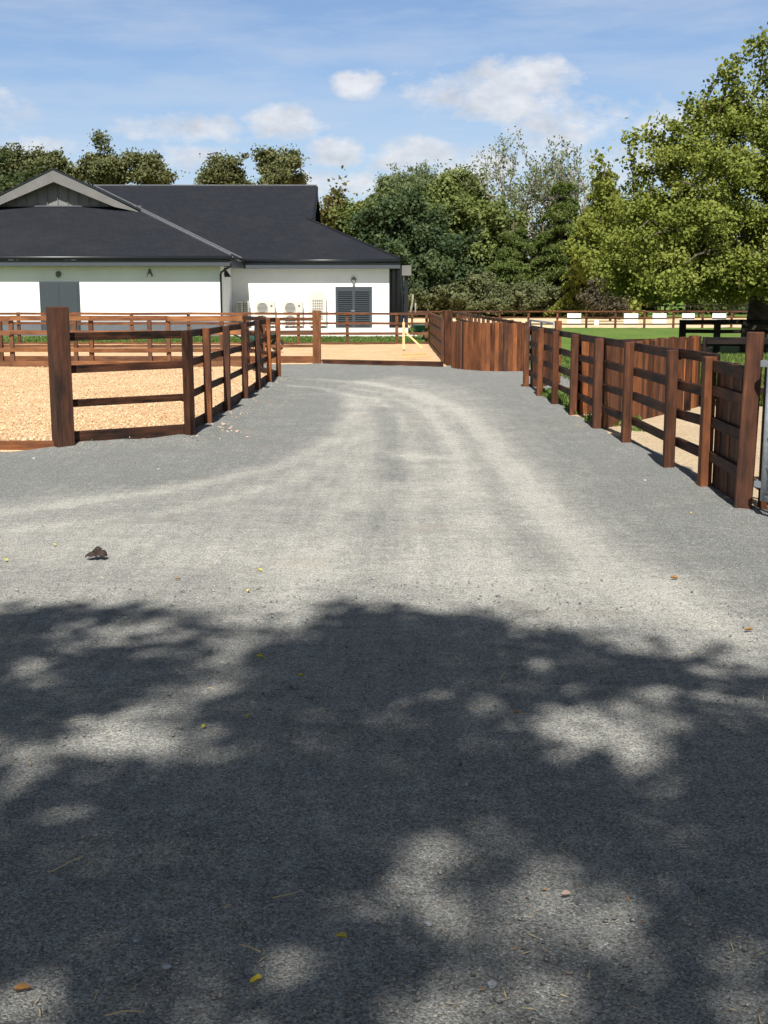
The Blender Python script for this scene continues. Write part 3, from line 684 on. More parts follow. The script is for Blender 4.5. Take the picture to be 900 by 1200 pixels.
# eaves: fascia, gutter
for x0, x1, y in ((xl, -7.0, 56.2), (-7.0, XE+.03, 60.4)):
    MB().box(x0, x1, y+.0, y+.7, EZ-.46, EZ-.19).build('fascia', 'anth', bld)
    MB().tube([(x0, y-.05, EZ-.09), (x1, y-.05, EZ-.09)], .095, 8).build('gutter', 'gutter', bld, smooth=True)
MB().box(-7.55, -7.02, 56.2+.71, 60.39, EZ-.46, EZ-.19).build('fascia', 'anth', bld)
MB().tube([(-6.96, 56.15, EZ-.09), (-6.96, 60.4, EZ-.09)], .095, 8).build('gutter', 'gutter', bld, smooth=True)
MB().box(XE-.6, XE, 61.12, 79, EZ-.46, EZ-.19).build('fascia', 'anth', bld)
# downpipe with swan neck
MB().tube([(-7.05, 56.2, EZ-.15), (-7.05, 56.2, EZ-.45), (-7.55, 56.62, EZ-.72), (-7.6, 56.68, EZ-.85), (-7.6, 56.68, 0)], .05, 8).build('downpipe', 'black', bld, smooth=True)
# doors
def door(x0, x1, z0, z1, Y, leaves, louvre):
    d = MB().box(x0, x1, Y-.05, Y, z0, z1).build('door', 'door', bld, .01)
    for k in range(leaves):
        a = x0+.06+(x1-x0-.12)*k/leaves; b = x0+.06+(x1-x0-.12)*(k+1)/leaves-.04
        if louvre:
            m = MB(); z = z0+.12
            while z < z1-.12: m.beam((a+.06, Y-.075, z), (b-.04, Y-.075, z), .05, .055, (0, 1, .8)); z += .105
            m.build('louvre', 'door', d)
        else: MB().box(a, b, Y-.07, Y-.051, z0+.05, z1-.06).build('door_leaf', 'door', d, .006)
    h = MB(); xm = (x0+x1)/2-.12; h.beam((xm, Y-.13, (z0+z1)/2-.18), (xm+.16, Y-.13, (z0+z1)/2-.18), .03, .035); h.beam((xm, Y-.13, (z0+z1)/2-.18), (xm, Y-.05, (z0+z1)/2-.18), .03, .03)
    h.build('handle', 'zinc', d)
a = P(46, 330, 56.8); b = P(93, 330, 56.8); door(a.x, b.x, .1, a.z, 56.79, 2, False)
a = P(393, 336, 61); b = P(436, 336, 61); door(a.x, b.x, .3, a.z, 60.99, 2, True)
# wall lights
def dome(c, r, mat, parent, tri=False):
    m = MB()
    if tri: m.poly([c+Vector((-r, -.02, -r)), c+Vector((r, -.02, -r)), c+Vector((.25*r, -.02, r*1.3)), c+Vector((-.25*r, -.02, r*1.3))], .16)
    else: m.tube([c, c+Vector((0, -.06, 0)), c+Vector((0, -.12, 0))], [r, r*.95, r*.6], 14)
    o = m.build('wall_light', mat, parent)
    MB().tube([c+Vector((0, -.05, -r*.75)), c+Vector((0, -.16, -r*.75))], r*.5, 10).build('lamp', 'white' if tri else 'grille', o)
dome(P(68.5, 321, 56.78), .13, 'grille', bld); dome(P(175.5, 320, 56.78), .15, 'grille', bld, True); dome(P(414.5, 328, 60.98), .13, 'grille', bld)
m = MB(); q = P(268, 321, 58.6); q.x = XC
m.poly([q+Vector((.01, -.15, -.15)), q+Vector((.3, -.15, -.15)), q+Vector((.01, -.15, .3))][::-1], .3); m.build('wall_light', 'gutter', bld)
# porch at right end
g = bld
MB().box(XR+.01, 1.0, 62.4, 62.5, 0, EZ-.46).build('glazed_screen', 'glass_dark', g)
for px in (458.5, 464, 470): MB().beam((x_(px, 62.3), 62.3, 0), (x_(px, 62.3), 62.3, EZ-.46), .1, .1, (1, 0, 0)).build('mullion', 'gutter', g)
MB().beam((x_(475.5, 61.5), 61.5, 0), (x_(475.5, 61.5), 61.5, 3.1), .2, .2, (1, 0, 0)).build('porch_post', 'gutter', g, .01)
MB().box(x_(470.5, 61.3), x_(481.5, 61.3), 61.2, 61.7, P(0, 323, 61.2).z, P(0, 311, 61.2).z).build('beam_end', 'barge', g, .01)
MB().box(x_(471.5, 61.3), x_(480.5, 61.3), 61.71, 77, P(0, 322, 61.2).z, P(0, 312, 61.2).z).build('porch_beam', 'gutter', g)

# air conditioning units
def fanunit(label, px0, px1, pyt, Y):
    a = P(px0, pyt, Y); b = P(px1, pyt, Y); z1 = a.z; t = thing('air_conditioning_unit', ((a.x+b.x)/2, Y, .29), label, 'air conditioner', 'outdoor air conditioning units')
    MB().box(a.x, b.x, Y, Y+.4, .38, z1).build('casing', 'cream', t, .02)
    for zc in (z1-.33, z1-.95):
        cx = a.x+.36; m = MB(); o = MB().tube([(cx, Y-.005, zc), (cx, Y-.03, zc)], .27, 24).build('fan_grille', 'grille', t)
        for k in range(9): zz = zc-.24+.06*k; hwid = math.sqrt(max(.001, .27**2-(zz-zc)**2)); m.beam((cx-hwid, Y-.04, zz), (cx+hwid, Y-.04, zz), .012, .014)
        m.tube([(cx+.27*math.cos(q/24*6.283), Y-.035, zc+.27*math.sin(q/24*6.283)) for q in range(25)], .014, 5, cap=False); m.build('guard', 'cream', o)
    MB().box(b.x-.22, b.x-.12, Y-.012, Y-.001, z1-.28, z1-.18).build('badge', 'grille', t)
    for x in (a.x+.15, b.x-.15): MB().box(x-.04, x+.04, Y+.02, Y+.38, .29, .38).build('foot', 'rubber', t)
fanunit('cream twin fan air conditioning unit, left of the two matching ones', 299, 322, 353, 60.35)
fanunit('cream twin fan air conditioning unit, right of the two matching ones', 331.5, 354.5, 353, 60.35)
a = P(362, 347, 60.3); b = P(382, 347, 60.3)
t = thing('air_conditioning_unit', ((a.x+b.x)/2, 60.3, .29), 'tall cream air conditioning unit with square grille beside the louvred doors', 'air conditioner', 'outdoor air conditioning units')
MB().box(a.x, b.x, 60.3, 60.85, .38, a.z).build('casing', 'cream', t, .02)
MB().poly([(a.x+.1, 60.3, a.z+.24), (a.x+.14, 60.3, a.z+.002), (b.x-.14, 60.3, a.z+.002), (b.x-.1, 60.3, a.z+.24)], -.0 or .5).build('fan_cowl', 'cream', t)
o = MB().box(a.x+.16, b.x-.16, 60.27, 60.298, .75, a.z-.15).build('grille', 'grille', t)
m = MB()
for k in range(6): x = a.x+.2+k*(b.x-a.x-.4)/5; m.beam((x, 60.26, .75), (x, 60.26, a.z-.15), .035, .02, (1, 0, 0))
for k in range(8): z = .78+k*(a.z-.93-.03)/7; m.beam((a.x+.16, 60.255, z), (b.x-.16, 60.255, z), .02, .035)
m.build('grille_bars', 'cream', o)
for x in (a.x+.14, b.x-.14): MB().box(x-.05, x+.05, 60.32, 60.8, .29, .38).build('foot', 'rubber', t)
for px0, px1, Y, lab in ((277, 284, 60.0, 'small cream condenser tucked in the shaded corner, left one'), (285.2, 291, 60.15, 'small cream condenser half in sun, right of its twin in the corner')):
    a = P(px0, 352.5, Y); b = P(px1, 352.5, Y); t = thing('air_conditioning_unit', (a.x, Y, .29), lab, 'air conditioner', 'outdoor air conditioning units')
    MB().box(a.x, b.x, Y, Y+.6, .33, a.z).build('casing', 'cream', t, .02)
    m = MB(); k = a.z-.12
    while k > .5: m.box(a.x+.05, b.x-.05, Y-.015, Y-.001, k-.045, k); k -= .09
    m.build('vent_grille', 'grille', t)

# timber brace in the chips
b0 = G(473, 409, .09); t = thing('timber_stake', b0, 'pale new timber stake with diagonal brace standing in the far wood chips', 'timber brace')
MB().beam(b0, P(473, 377.5, b0.y), .08, .08, (1, 0, 0), .5).build('stake', 'newwood', t, .003)
MB().beam(P(474, 388, b0.y), P(495, 408, b0.y-.1), .08, .06, (0, 1, 0), .6).build('brace', 'newwood', t, .003)
for (x0, y0, x1, y1, lab) in ((470, 416, 500, 414.5, 'pale timber length lying flat in wood chips, farther of two'), (474, 419, 505, 417.5, 'pale timber length lying flat in wood chips, nearer of two')):
    m = MB(); m.beam(G(x0, y0, .12), G(x1, y1, .12), .05, .05, None, .5); tag(m.build('timber_length', 'newwood', None, .003), lab, 'timber')
# wheelbarrows
def barrow(loc, rot, label):
    t = thing('wheelbarrow', (0, 0, 0), label, 'wheelbarrow', 'teal wheelbarrows')
    bm = MB(); lo = [(-.28, -.18, .36), (.3, -.2, .3), (.3, .2, .3), (-.28, .18, .36)]; hi = [(-.48, -.33, .66), (.58, -.36, .62), (.58, .36, .62), (-.48, .33, .66)]
    bm.poly(lo[::-1], .01)
    for i in range(4): j = (i+1) % 4; bm.poly([lo[i], lo[j], hi[j], hi[i]][::-1], .012)
    bm.build('tray', 'teal', t)
    for y in (-1, 1):
        MB().tube([(.62, y*.06, .2), (.2, y*.2, .3), (-.4, y*.26, .38), (-.95, y*.28, .62)], .018, 6).build('handle', 'rubber', t)
        MB().tube([(-.2, y*.22, .34), (-.3, y*.24, 0), (-.12, y*.24, 0), (-.05, y*.2, .32)], .014, 6).build('leg', 'rubber', t)
    w_ = MB().tube([(.62, -.045, .2), (.62, .045, .2)], .2, 18).build('wheel', 'rubber', t); MB().tube([(.62, -.05, .2), (.62, .05, .2)], .11, 14).build('rim', 'white', w_)
    t.location = loc; t.rotation_euler = (0, 0, rot); return t
q = P(492, 390, 52); barrow((q.x, 52, 0), R(-80), 'teal wheelbarrow on the grass behind the far rail fence near the porch')
q = P(302, 410, 37.5); barrow((q.x, 37.5, .08), R(15), 'teal wheelbarrow seen between the left fence posts')
m = MB(); m.tube(curve(P(481, 369, 70), P(484, 345, 70), 0, 5, .02), [.075, .07, .065, .055, .05], 7)
tag(m.build('tree_stake', 'bark_pale', None, 0, True), 'pale bare leaning stem right of the building porch', 'stake')
m = MB(); m.tube(curve(P(487, 370, 71), P(487, 355, 71), 0, 4, .02), [.06, .055, .05, .04], 7)
tag(m.build('tree_stake', 'bark_pale', None, 0, True), 'shorter pale stem just right of the leaning one by the porch', 'stake')

struct(MB().poly([(-26, 56.0, -.02), (1.6, 56.0, -.02), (1.6, 61.5, -.02), (-26, 61.5, -.02)]).build('added_bounce_slab', 'concrete'))  # pale slab added to keep green grass bounce off the white walls
# ---------- trees ----------
def bl(lst, Y, dy=None, sy=1.0):
    """crown masses surveyed as (px x, px y, px rx, px ry[, dY]) at distance Y"""
    out = []
    for e in lst:
        x, y, rx, ry = e[:4]; Y2 = Y+(e[4] if len(e) > 4 else 0); c = P(x, y, Y2); k = Y2/F_PX
        out.append((tuple(c), (rx*k, rx*k*sy, ry*k)))
    return out
def base(px, Y): return (x_(px, Y), Y, -.05)
pg = 'pines behind the building'
for px, Y, B, lab in [(4, 98, [(-12, 190, 26, 16), (14, 184, 18, 10), (10, 205, 20, 14)], 'pine tree at the far left edge with a flat ragged crown'),
                 (62, 100, [(52, 190, 17, 12), (68, 187, 20, 10), (78, 200, 18, 12), (40, 203, 14, 10)], 'low pine crown directly above the grey gable apex'),
                 (118, 98, [(118, 180, 17, 12), (104, 190, 16, 13), (133, 190, 18, 14), (120, 202, 30, 14)], 'rounded dense pine crown right of the gable apex'),
                 (170, 99, [(160, 184, 17, 9), (179, 190, 12, 8), (172, 200, 20, 10), (184, 208, 8, 5)], 'looser pine left of the open sky gap above the roof'),
                 (260, 99, [(262, 196, 18, 9), (250, 205, 15, 9), (276, 210, 14, 7)], 'small pine left of the tall one above the roof ridge'),
                 (322, 98, [(318, 178, 24, 9), (330, 190, 22, 10), (305, 194, 18, 9), (325, 205, 28, 9), (350, 213, 16, 4)], 'tall layered pine above the middle of the roof ridge')]:
    tree('pine_tree', base(px, Y), bl([(a, b+4, c*.84, d*.84) for a, b, c, d in B], Y), 'L_pine', lab, 215, 62, .36, .22, .22, group=pg, shell=.8, zsq=.4, spray=.05)
tree('broadleaf_tree', base(15, 92), bl([(10, 218, 26, 22), (28, 226, 20, 14), (-20, 215, 30, 24)], 92), 'L_dark', 'green rounded tree at the left edge below the pines', 320, 40, .45, .3, .25, shell=.6)
tree('broadleaf_tree', base(392, 128), bl([(390, 250, 18, 18), (398, 268, 22, 20), (415, 275, 20, 30)], 128), 'L_brown', 'bronze tinted tree peeping just right of the roof gable', 260, 40, .6, .4, .3)
tree('broadleaf_tree', base(425, 125), bl([(425, 300, 26, 50), (440, 258, 16, 22)], 125), 'L_light', 'pale green tree between the bronze one and the dark round tree', 260, 40, .6, .4, .3)
tree('maple_tree', base(476, 116), bl([(470, 275, 42, 35), (440, 290, 26, 32), (508, 294, 34, 36), (478, 315, 50, 42), (520, 322, 26, 34), (452, 322, 34, 34), (462, 250, 18, 10), (486, 256, 18, 10)], 116),
     'L_maple', 'large dark green round crowned tree right of the building', 1500, 44, .55, .34, .4, shell=.45, zsq=.7)
tree('willow_tree', base(480, 128), bl([(470, 221, 20, 16), (490, 222, 20, 18), (508, 244, 18, 28), (452, 238, 14, 16), (478, 250, 36, 26)], 128), 'L_willow', 'pale soft willow top rising behind the dark round tree',
     900, 60, .4, .34, .35, shell=.6, zsq=1.3, droop=2.5, aspect=.25)
tree('broadleaf_tree', base(545, 122), bl([(540, 245, 34, 30), (572, 262, 32, 30), (525, 280, 30, 40), (560, 300, 36, 36), (528, 212, 12, 9)], 122), 'L_light', 'light green broad tree below the bare topped trees',
     900, 42, .7, .36, .35, shell=.7, zsq=.6)
# tall open trees with bare limbs
def open_tree(px, Y, top_px, label, seed, spread=1.0, bark='bark_pale', leafd=16):
    random.seed(seed); b = Vector(base(px, Y)); t = thing('open_crowned_tree', b, label, 'tree'); m = MB(); tips = []
    Ht = P(0, top_px, Y).z
    def grow(p, d, L, r, dep):
        d = d.normalized(); q = p; pts = [p]; n = 5
        for i in range(n):
            d = (d+Vector([random.gauss(0, .12) for _ in range(3)])+Vector((0, 0, .07))).normalized(); q = q+d*(L/n); pts.append(q)
            if dep >= 2: tips.append((q, dep))
        m.tube(pts, [r*(1-.5*i/n) for i in range(n+1)], 6 if dep < 3 else 4)
        if dep < 5:
            for _ in range(3 if dep < 3 else 2):
                a = random.uniform(.3, .75)*spread; e = (d+Vector([random.gauss(0, a) for _ in range(3)])).normalized()
                if e.z < .15: e.z = .25
                grow(pts[random.choice((3, 4, 5, 5))], e, L*random.uniform(.62, .82), r*.6, dep+1)
    for s in (-1, 0, 1): grow(b+Vector((s*.7, random.uniform(-1, 1), 0)), Vector((s*.22+random.gauss(0, .06), random.gauss(0, .1), 1)), Ht*.345, .36, 0)
    m.build('trunk', bark, t, smooth=True)
    tp = np.array([tuple(q) for q, d in tips]); dp = np.array([d for q, d in tips])
    lowc = [] and [P(px+random.uniform(-38, 38), random.uniform(250, 330), Y+random.uniform(-2, 2)) for _ in range(26)]
    C = (tp[:, None, :]+RNG.normal(size=(len(tp), leafd, 3))*.22).reshape(-1, 3)
    C = C[RNG.random(len(C)) < .11]
    leafset('crown', C, RNG.normal(size=C.shape), .25, 'L_willow', t)
    return t
open_tree(590, 127, 158, 'tall open tree with bare pale limbs and thin leaves, left of two', 5)
open_tree(648, 124, 165, 'tall open tree with thin twiggy top, right of two, beside the yellow green trees', 23)
# layered conifers
def conifer(px, Y, top_px, half_px, label, n_tiers, seed, mat='L_conif', low=.1, r0=.3):
    random.seed(seed); b = Vector(base(px, Y)); t = thing('conifer_tree', b, label, 'tree'); Ht = P(0, top_px, Y).z; W = half_px*Y/F_PX
    m = MB(); tp = curve(b, (b.x, b.y, Ht), 0, 8, .01); m.tube(tp, [r0*(1-.11*i) for i in range(8)], 9); m.build('trunk', 'bark', t, smooth=True)
    lm = MB(); C = []
    for k in range(n_tiers):
        f = low+(1-low)*(k/n_tiers); z = Ht*f; L = W*(1-f)**.7*random.uniform(.8, 1.1)+.5
        for j in range(7):
            a = j*.9+random.uniform(-.4, .4)+k; l = L*random.uniform(.6, 1.1); dx_ = Vector((math.cos(a), math.sin(a), 0)); sd = np.array((-dx_.y, dx_.x, 0))
            zz = z+random.uniform(-.35, .35)*Ht/n_tiers; p0 = Vector((b.x, b.y, zz)); dr = random.uniform(.12, .34)
            hgt = lambda s: l*(.14*math.sin(s*3.1)-dr*s*s)
            lm.tube([p0+dx_*l*s+Vector((0, 0, hgt(s))) for s in (0, .3, .6, .85, 1)], [.08, .06, .045, .03, .015], 5)
            n = int(240+l*170); ss = .15+.9*RNG.random(n)**.75; wd = l*(.08+.30*np.sin(np.clip(ss, 0, 1)*2.7))
            u = RNG.normal(size=n)*.55; c = np.array(p0)[None]+np.array(dx_)[None]*(l*ss)[:, None]+sd[None]*(u*wd)[:, None]
            c[:, 2] += l*(.14*np.sin(ss*3.1)-dr*ss*ss)-np.abs(u)*wd*.35-np.abs(RNG.normal(size=n))*.22
            C.append(c)
    lm.build('limb', 'bark', t)
    C = np.vstack(C); leafset('crown', C, np.tile([0, 0, 1.], (len(C), 1)), .40, mat, t, droop=1.6, aspect=.16, flat=.9)
    return t
conifer(598, 118, 258, 52, 'dark layered conifer with drooping boughs right of the dark round tree', 8, 3)
conifer(655, 116, 205, 48, 'taller dark layered conifer beside the open tree', 10, 8)
conifer(632, 121, 262, 42, 'dark conifer squeezed between two bigger layered conifers', 8, 14)
conifer(700, 112, 192, 55, 'yellow green conifer with upswept tips left of the big tree', 11, 21, 'L_lime')
tree('broadleaf_tree', base(735, 108), bl([(735, 262, 40, 46), (705, 300, 34, 40), (760, 300, 40, 44), (730, 330, 36, 26)], 108), 'L_lime', 'yellow green bushy tree behind the big right tree', 700, 40, .5, .32, .3)
tree('broadleaf_tree', base(712, 96), bl([(710, 348, 14, 16), (702, 354, 10, 11), (718, 355, 10, 11)], 96), 'L_purple', 'small dusky brown leaved shrub under the yellow green trees', 260, 36, .35, .22, .12, cat='shrub')
tree('broadleaf_tree', base(800, 118), bl([(790, 330, 40, 30), (840, 325, 50, 34), (900, 320, 50, 40)], 118), 'L_light', 'light tree glimpsed beneath the big tree canopy', 500, 36, .6, .36, .3)
# hedge shrubs
hg = 'rounded shrubs along the arena'
for i, (px, tp, hwp, lab) in enumerate([(492, 338, 22, 'rounded grey green shrub beside the building porch'), (530, 335, 26, 'rounded grey green shrub under the dark round tree'),
        (572, 330, 30, 'wide grey green shrub behind the lattice of receding rails'), (612, 336, 24, 'grey green shrub low between two wider ones'), (650, 331, 30, 'pale domed shrub left of the first white panel'),
        (690, 342, 18, 'small green shrub above the first white panel')]):
    Y = 113.8-i % 2*.3
    tree('round_shrub', base(px, Y), bl([(px, (tp+366)/2, hwp, (366-tp)/2), (px-hwp*.5, (tp+372)/2, hwp*.6, (366-tp)/2.4), (px+hwp*.5, (tp+372)/2, hwp*.6, (366-tp)/2.4)], Y), 'L_hedge', lab, 330, 40, .3, .24, .12, group=hg, cat='shrub', shell=.4)
# big tree on the right
BX = x_(884, 40)
Bb = [(872, 150, 46, 40, 0), (815, 185, 48, 40, -1), (780, 232, 40, 38, 0), (735, 276, 26, 32, 1), (770, 290, 52, 44, -2.5), (840, 250, 70, 60, -3), (735, 318, 34, 34, 0), (820, 322, 62, 36, -3.5), (905, 205, 60, 60, -2), (935, 110, 50, 50, 0),
      (960, 270, 80, 70, -2), (900, 320, 50, 34, -4), (1010, 180, 70, 80, 0), (785, 335, 40, 20, -1), (1020, 320, 70, 40, 0), (895, 85, 26, 26, .5), (842, 128, 26, 22, .5), (985, 70, 50, 40, 2), (920, 250, 60, 60, 4), (800, 260, 60, 50, 4), (1040, 250, 60, 60, 3)]
bt = tree('broadleaf_tree', (BX, 40, -.05), bl(Bb, 40, sy=1.0), 'L_lime', 'big yellow green tree filling the right side with a dark trunk', 6800, 30, .2, .112, .5, trunk_top=(BX+.5, 40, 9.5), shell=.75, zsq=.6, aspect=.5, zmin=1.35, spray=.2)
# its reaching sprays against the sky
sp = MB(); cs = []
for (x0, y0, x1, y1) in [(840, 110, 885, 50), (815, 140, 845, 85), (775, 180, 800, 150), (745, 210, 738, 163), (700, 240, 705, 188), (790, 165, 760, 158), (880, 90, 898, 44), (860, 110, 858, 78), (720, 235, 700, 215), (825, 130, 808, 122)]:
    cv_ = curve(P(x0, y0+30, 39.5), P(x1, y1, 39), .05, 7, .06); sp.tube(cv_, [.035, .03, .026, .02, .016, .012, .007], 5); cs += cv_[1:]+[cv_[-1]]
sp.build('limb', 'bark', bt)
C = (np.array([tuple(q) for q in cs])[:, None, :]+RNG.normal(size=(len(cs), 34, 3))*.17).reshape(-1, 3)
leafset('crown', C, RNG.normal(size=C.shape), .145, 'L_lime', bt)
# woodland behind everything
wb = []
for i in range(46):
    X = -12+i*2.2+random.uniform(-.8, .8); h = random.uniform(5, 8.5) if X > 12 else random.uniform(3.5, 6)
    wb.append(((X, 150+random.uniform(-4, 4), h*.5), (3.2, 3, h*.55)))
for i in range(16): wb.append(((-75+i*4, 150, 4), (4, 3, 5)))
for i in range(16): wb.append(((85+i*4, 140, 5), (4, 3, 6)))
C, O, T = crown_pts(wb, 3800, 26, .9, .5, .6); o = leafset('woodland', C, O, .62, 'L_dark', None, tint=T)
tag(o, 'far mass of dark green woodland closing the view behind the trees', 'woodland', kind='stuff')
struct(MB().poly([(-300, 158, -.04), (300, 158, -.04), (300, 170, 3.4), (-300, 170, 3.4)]).build('terrain_bank', 'grass'))

# ---------- tall tree behind the viewer that shades the foreground ----------
random.seed(4)
edge = [(-2500, 690), (-400, 690), (0, 702), (90, 712), (150, 708), (200, 720), (255, 706), (330, 714), (430, 698), (470, 704), (520, 716), (560, 712), (650, 734), (750, 752), (840, 762), (900, 775), (1400, 800), (3000, 820)]
edge_w = pw(edge)
gaps = [(165, 843, 50, 20, .95), (262, 770, 55, 30, .8), (245, 735, 40, 14, .7), (20, 945, 70, 26, .8), (645, 838, 60, 15, .75), (700, 885, 70, 18, .6), (850, 795, 60, 12, .6), (880, 825, 60, 14, .75), (100, 1015, 60, 20, .3),
        (545, 975, 60, 34, .6), (470, 1045, 50, 24, .5), (520, 1195, 150, 36, .9), (410, 1140, 90, 36, .85), (290, 1090, 45, 28, .7), (150, 1180, 80, 28, .55), (850, 1100, 50, 22, .4), (780, 950, 40, 20, .3), (350, 935, 60, 20, .3), (60, 800, 50, 10, .4),
        (590, 800, 40, 10, .4), (660, 1195, 60, 30, .5), (340, 1000, 50, 20, .25)]
def shade_ok(x, y, px_):
    # wanted canopy cover over a ground point
    Yc = np.interp(x, edge_w[:, 0], edge_w[:, 1])
    if y > Yc-.12: return 0
    p = 1.0
    if y > 2.2:
        for gx_, gy_, rx, ry, am in gaps:
            q = ((px_[0]-gx_)/rx)**2+((px_[1]-gy_)/ry)**2
            if q < 5: p *= 1-(1-(1-am)*.8)*math.exp(-q*.75)
    nz_ = float(vnoise(np.array([x*.55+40.]), np.array([y*1.1+40.]), 1.0, 77)[0]); nf = float(vnoise(np.array([x+40.]), np.array([y*1.6+40.]), 2.2, 78)[0])
    return p*min(1, max(.42, (nz_*.6+nf*.5-.0)*2.2))
def topx(x, y, z=0):
    f = y*ct-(z-CAM_H)*st; u = y*st+(z-CAM_H)*ct; return (450+F_PX*x/f, 600-F_PX*u/f) if f > .3 else (0, 9999)
cls = []
k = 0
while len(cls) < 5200 and k < 90000:
    k += 1; x = random.uniform(-9.5, 9.5); y = random.uniform(-8.5, 7)
    if random.random() > 1.15-((x/10)**2+((y-0)/9.5)**2)**2*.6: continue
    if random.random() > shade_ok(x, y, topx(x, y)): continue
    h = random.uniform(8.5, 16.0)-.05*x*x*.6; p = Vector((x, y, 0))+LDIR*(h/LDIR.z); cls.append(p)
tb = Vector((.8, -11.0, -.2)); ft = thing('shade_tree', tb, 'tall leafy tree standing behind the viewpoint whose shade falls on the foreground gravel', 'tree')
m = MB(); tr = curve(tb, tb+Vector((.2, .3, 11.5)), 0, 9, .02); m.tube(tr, [.42, .34, .31, .29, .27, .24, .2, .15, .1], 12); m.build('trunk', 'bark', ft, smooth=True)
for a in range(14):
    lm = MB(); e = random.choice(cls); cvv = curve(tr[random.choice((4, 5, 6, 7))], e, .06, 8, .05); lm.tube(cvv, [.11-.012*i for i in range(8)], 6)
    for _ in range(5):
        s = random.choice(cvv[3:]); e2 = min(random.sample(cls, 30), key=lambda q: (q-s).length); lm.tube(curve(s, e2, .03, 5, .06), [.03, .025, .02, .014, .008], 5)
    lm.build('limb', 'bark', ft)
cl = np.array([tuple(q) for q in cls]); C = (cl[:, None, :]+RNG.normal(size=(len(cl), 24, 3))*np.array([.12, .12, .1])).reshape(-1, 3)
leafset('crown', C, RNG.normal(size=C.shape)*.3+np.array([0, 0, 1]), .135, 'L_lime', ft, aspect=.6, flat=1.0)

# ---------- small things on the ground ----------
def stuff_quads(name, label, cat, C, size, mat, zr, up=False, asp=.5, tint=None):
    n = len(C); nr = unit(RNG.normal(size=(n, 3))*zr+np.array([0, 0, 1])); t = RNG.normal(size=(n, 3)); t = unit(t-nr*(t*nr).sum(1, keepdims=True)); b = np.cross(nr, t)
    s = size*(.5+RNG.random((n, 1))); o = quads(name, C, t*s*.5, b*s*.5*asp, mat, None, tint); return tag(o, label, cat, kind='stuff')
# wood chips lying loose
n = 42000; X = RNG.uniform(-9, -2.0, n); Y = 13.2+15.5*RNG.random(n)**1.7
mk = inside(X, Y, np.array(PEN1)); X, Y = X[mk], Y[mk]
stuff_quads('wood_chip_cover', 'loose pale wood chips covering the near pen floor', 'wood chips', np.stack([X, Y, np.full(len(X), .092)+RNG.random(len(X))*.012], 1), .032, 'chip_piece', .45, asp=.45)
# stones of the road surface
def stones(n, xr, yr, smin, smax):
    base_v = np.array([(1, 0, 0), (-1, 0, 0), (0, 1, 0), (0, -1, 0), (0, 0, 1), (0, 0, -1)], float); base_f = np.array([(0, 2, 4), (2, 1, 4), (1, 3, 4), (3, 0, 4), (2, 0, 5), (1, 2, 5), (3, 1, 5), (0, 3, 5)])
    X = RNG.uniform(*xr, n); Y = yr[0]+(yr[1]-yr[0])*RNG.random(n)**1.5; s = smin+(smax-smin)*RNG.random(n)**6
    V = base_v[None]*(s[:, None, None]*(.6+.8*RNG.random((n, 6, 1)))); V = V*np.array([1, 1, .7])
    th = RNG.uniform(0, 6.28, n); c, sn = np.cos(th)[:, None], np.sin(th)[:, None]
    V = np.stack([V[..., 0]*c-V[..., 1]*sn, V[..., 0]*sn+V[..., 1]*c, V[..., 2]], -1)
    V += np.stack([X, Y, gz(X, Y)+s*.15], 1)[:, None, :]
    Fq = (base_f[None]+np.arange(n)[:, None, None]*6).reshape(-1, 3)
    me = bpy.data.meshes.new('loose_gravel'); me.vertices.add(6*n); me.vertices.foreach_set('co', V.astype(np.float32).ravel())
    me.loops.add(len(Fq)*3); me.loops.foreach_set('vertex_index', Fq.ravel().astype(np.int32)); me.polygons.add(len(Fq))
    me.polygons.foreach_set('loop_start', np.arange(0, len(Fq)*3, 3, dtype=np.int32)); me.polygons.foreach_set('loop_total', np.full(len(Fq), 3, np.int32)); me.update(calc_edges=True)
    a = me.attributes.new('wear', 'FLOAT', 'POINT'); a.data.foreach_set('value', np.repeat(.3+RNG.random(n)*.7, 6).astype(np.float32))
    me.materials.append(M['gravel']); o = bpy.data.objects.new('loose_gravel', me); COL.objects.link(o)
    tag(o, 'fine loose grey stone chippings strewn over the gravel surface', 'gravel', kind='stuff')
stones(20000, (-3.2, 3.2), (2.2, 7), .0016, .010)
n = 1500; X = RNG.uniform(-3, 3, n); Y = 2.2+6*RNG.random(n)**1.5
stuff_quads('leaf_litter', 'thin scatter of tan needles and brown leaf crumbs over the near gravel', 'litter', np.stack([X, Y, gz(X, Y)+.004], 1), .034, 'straw', .25, asp=.1)
n = 500; X = RNG.normal(size=n)*.35+np.repeat([-.9, .2, -2.4, 1.5, .3], 100); Y = RNG.normal(size=n)*.3+np.repeat([3.0, 2.9, 3.6, 3.4, 4.3], 100)
stuff_quads('leaf_crumbs', 'brown leaf crumbs gathered in patches on the near gravel', 'litter', np.stack([X, Y, gz(X, Y)+.004], 1), .012, 'leaf_b', .35, asp=.5)
n = 260; tt = RNG.random(n)*(len(LF)); lf_ = [GP]+LF; q_ = np.array([tuple(lf_[int(a)].lerp(lf_[int(a)+1], a-int(a))) for a in tt])
X = q_[:, 0]+.06+np.abs(RNG.normal(size=n))*.22; Y = q_[:, 1]-np.abs(RNG.normal(size=n))*.12
stuff_quads('spilled_chips', 'pale wood chips spilled onto the gravel at the foot of the left fence', 'wood chips', np.stack([X, Y, gz(X, Y)+.006], 1), .028, 'chip_piece', .4, asp=.45)
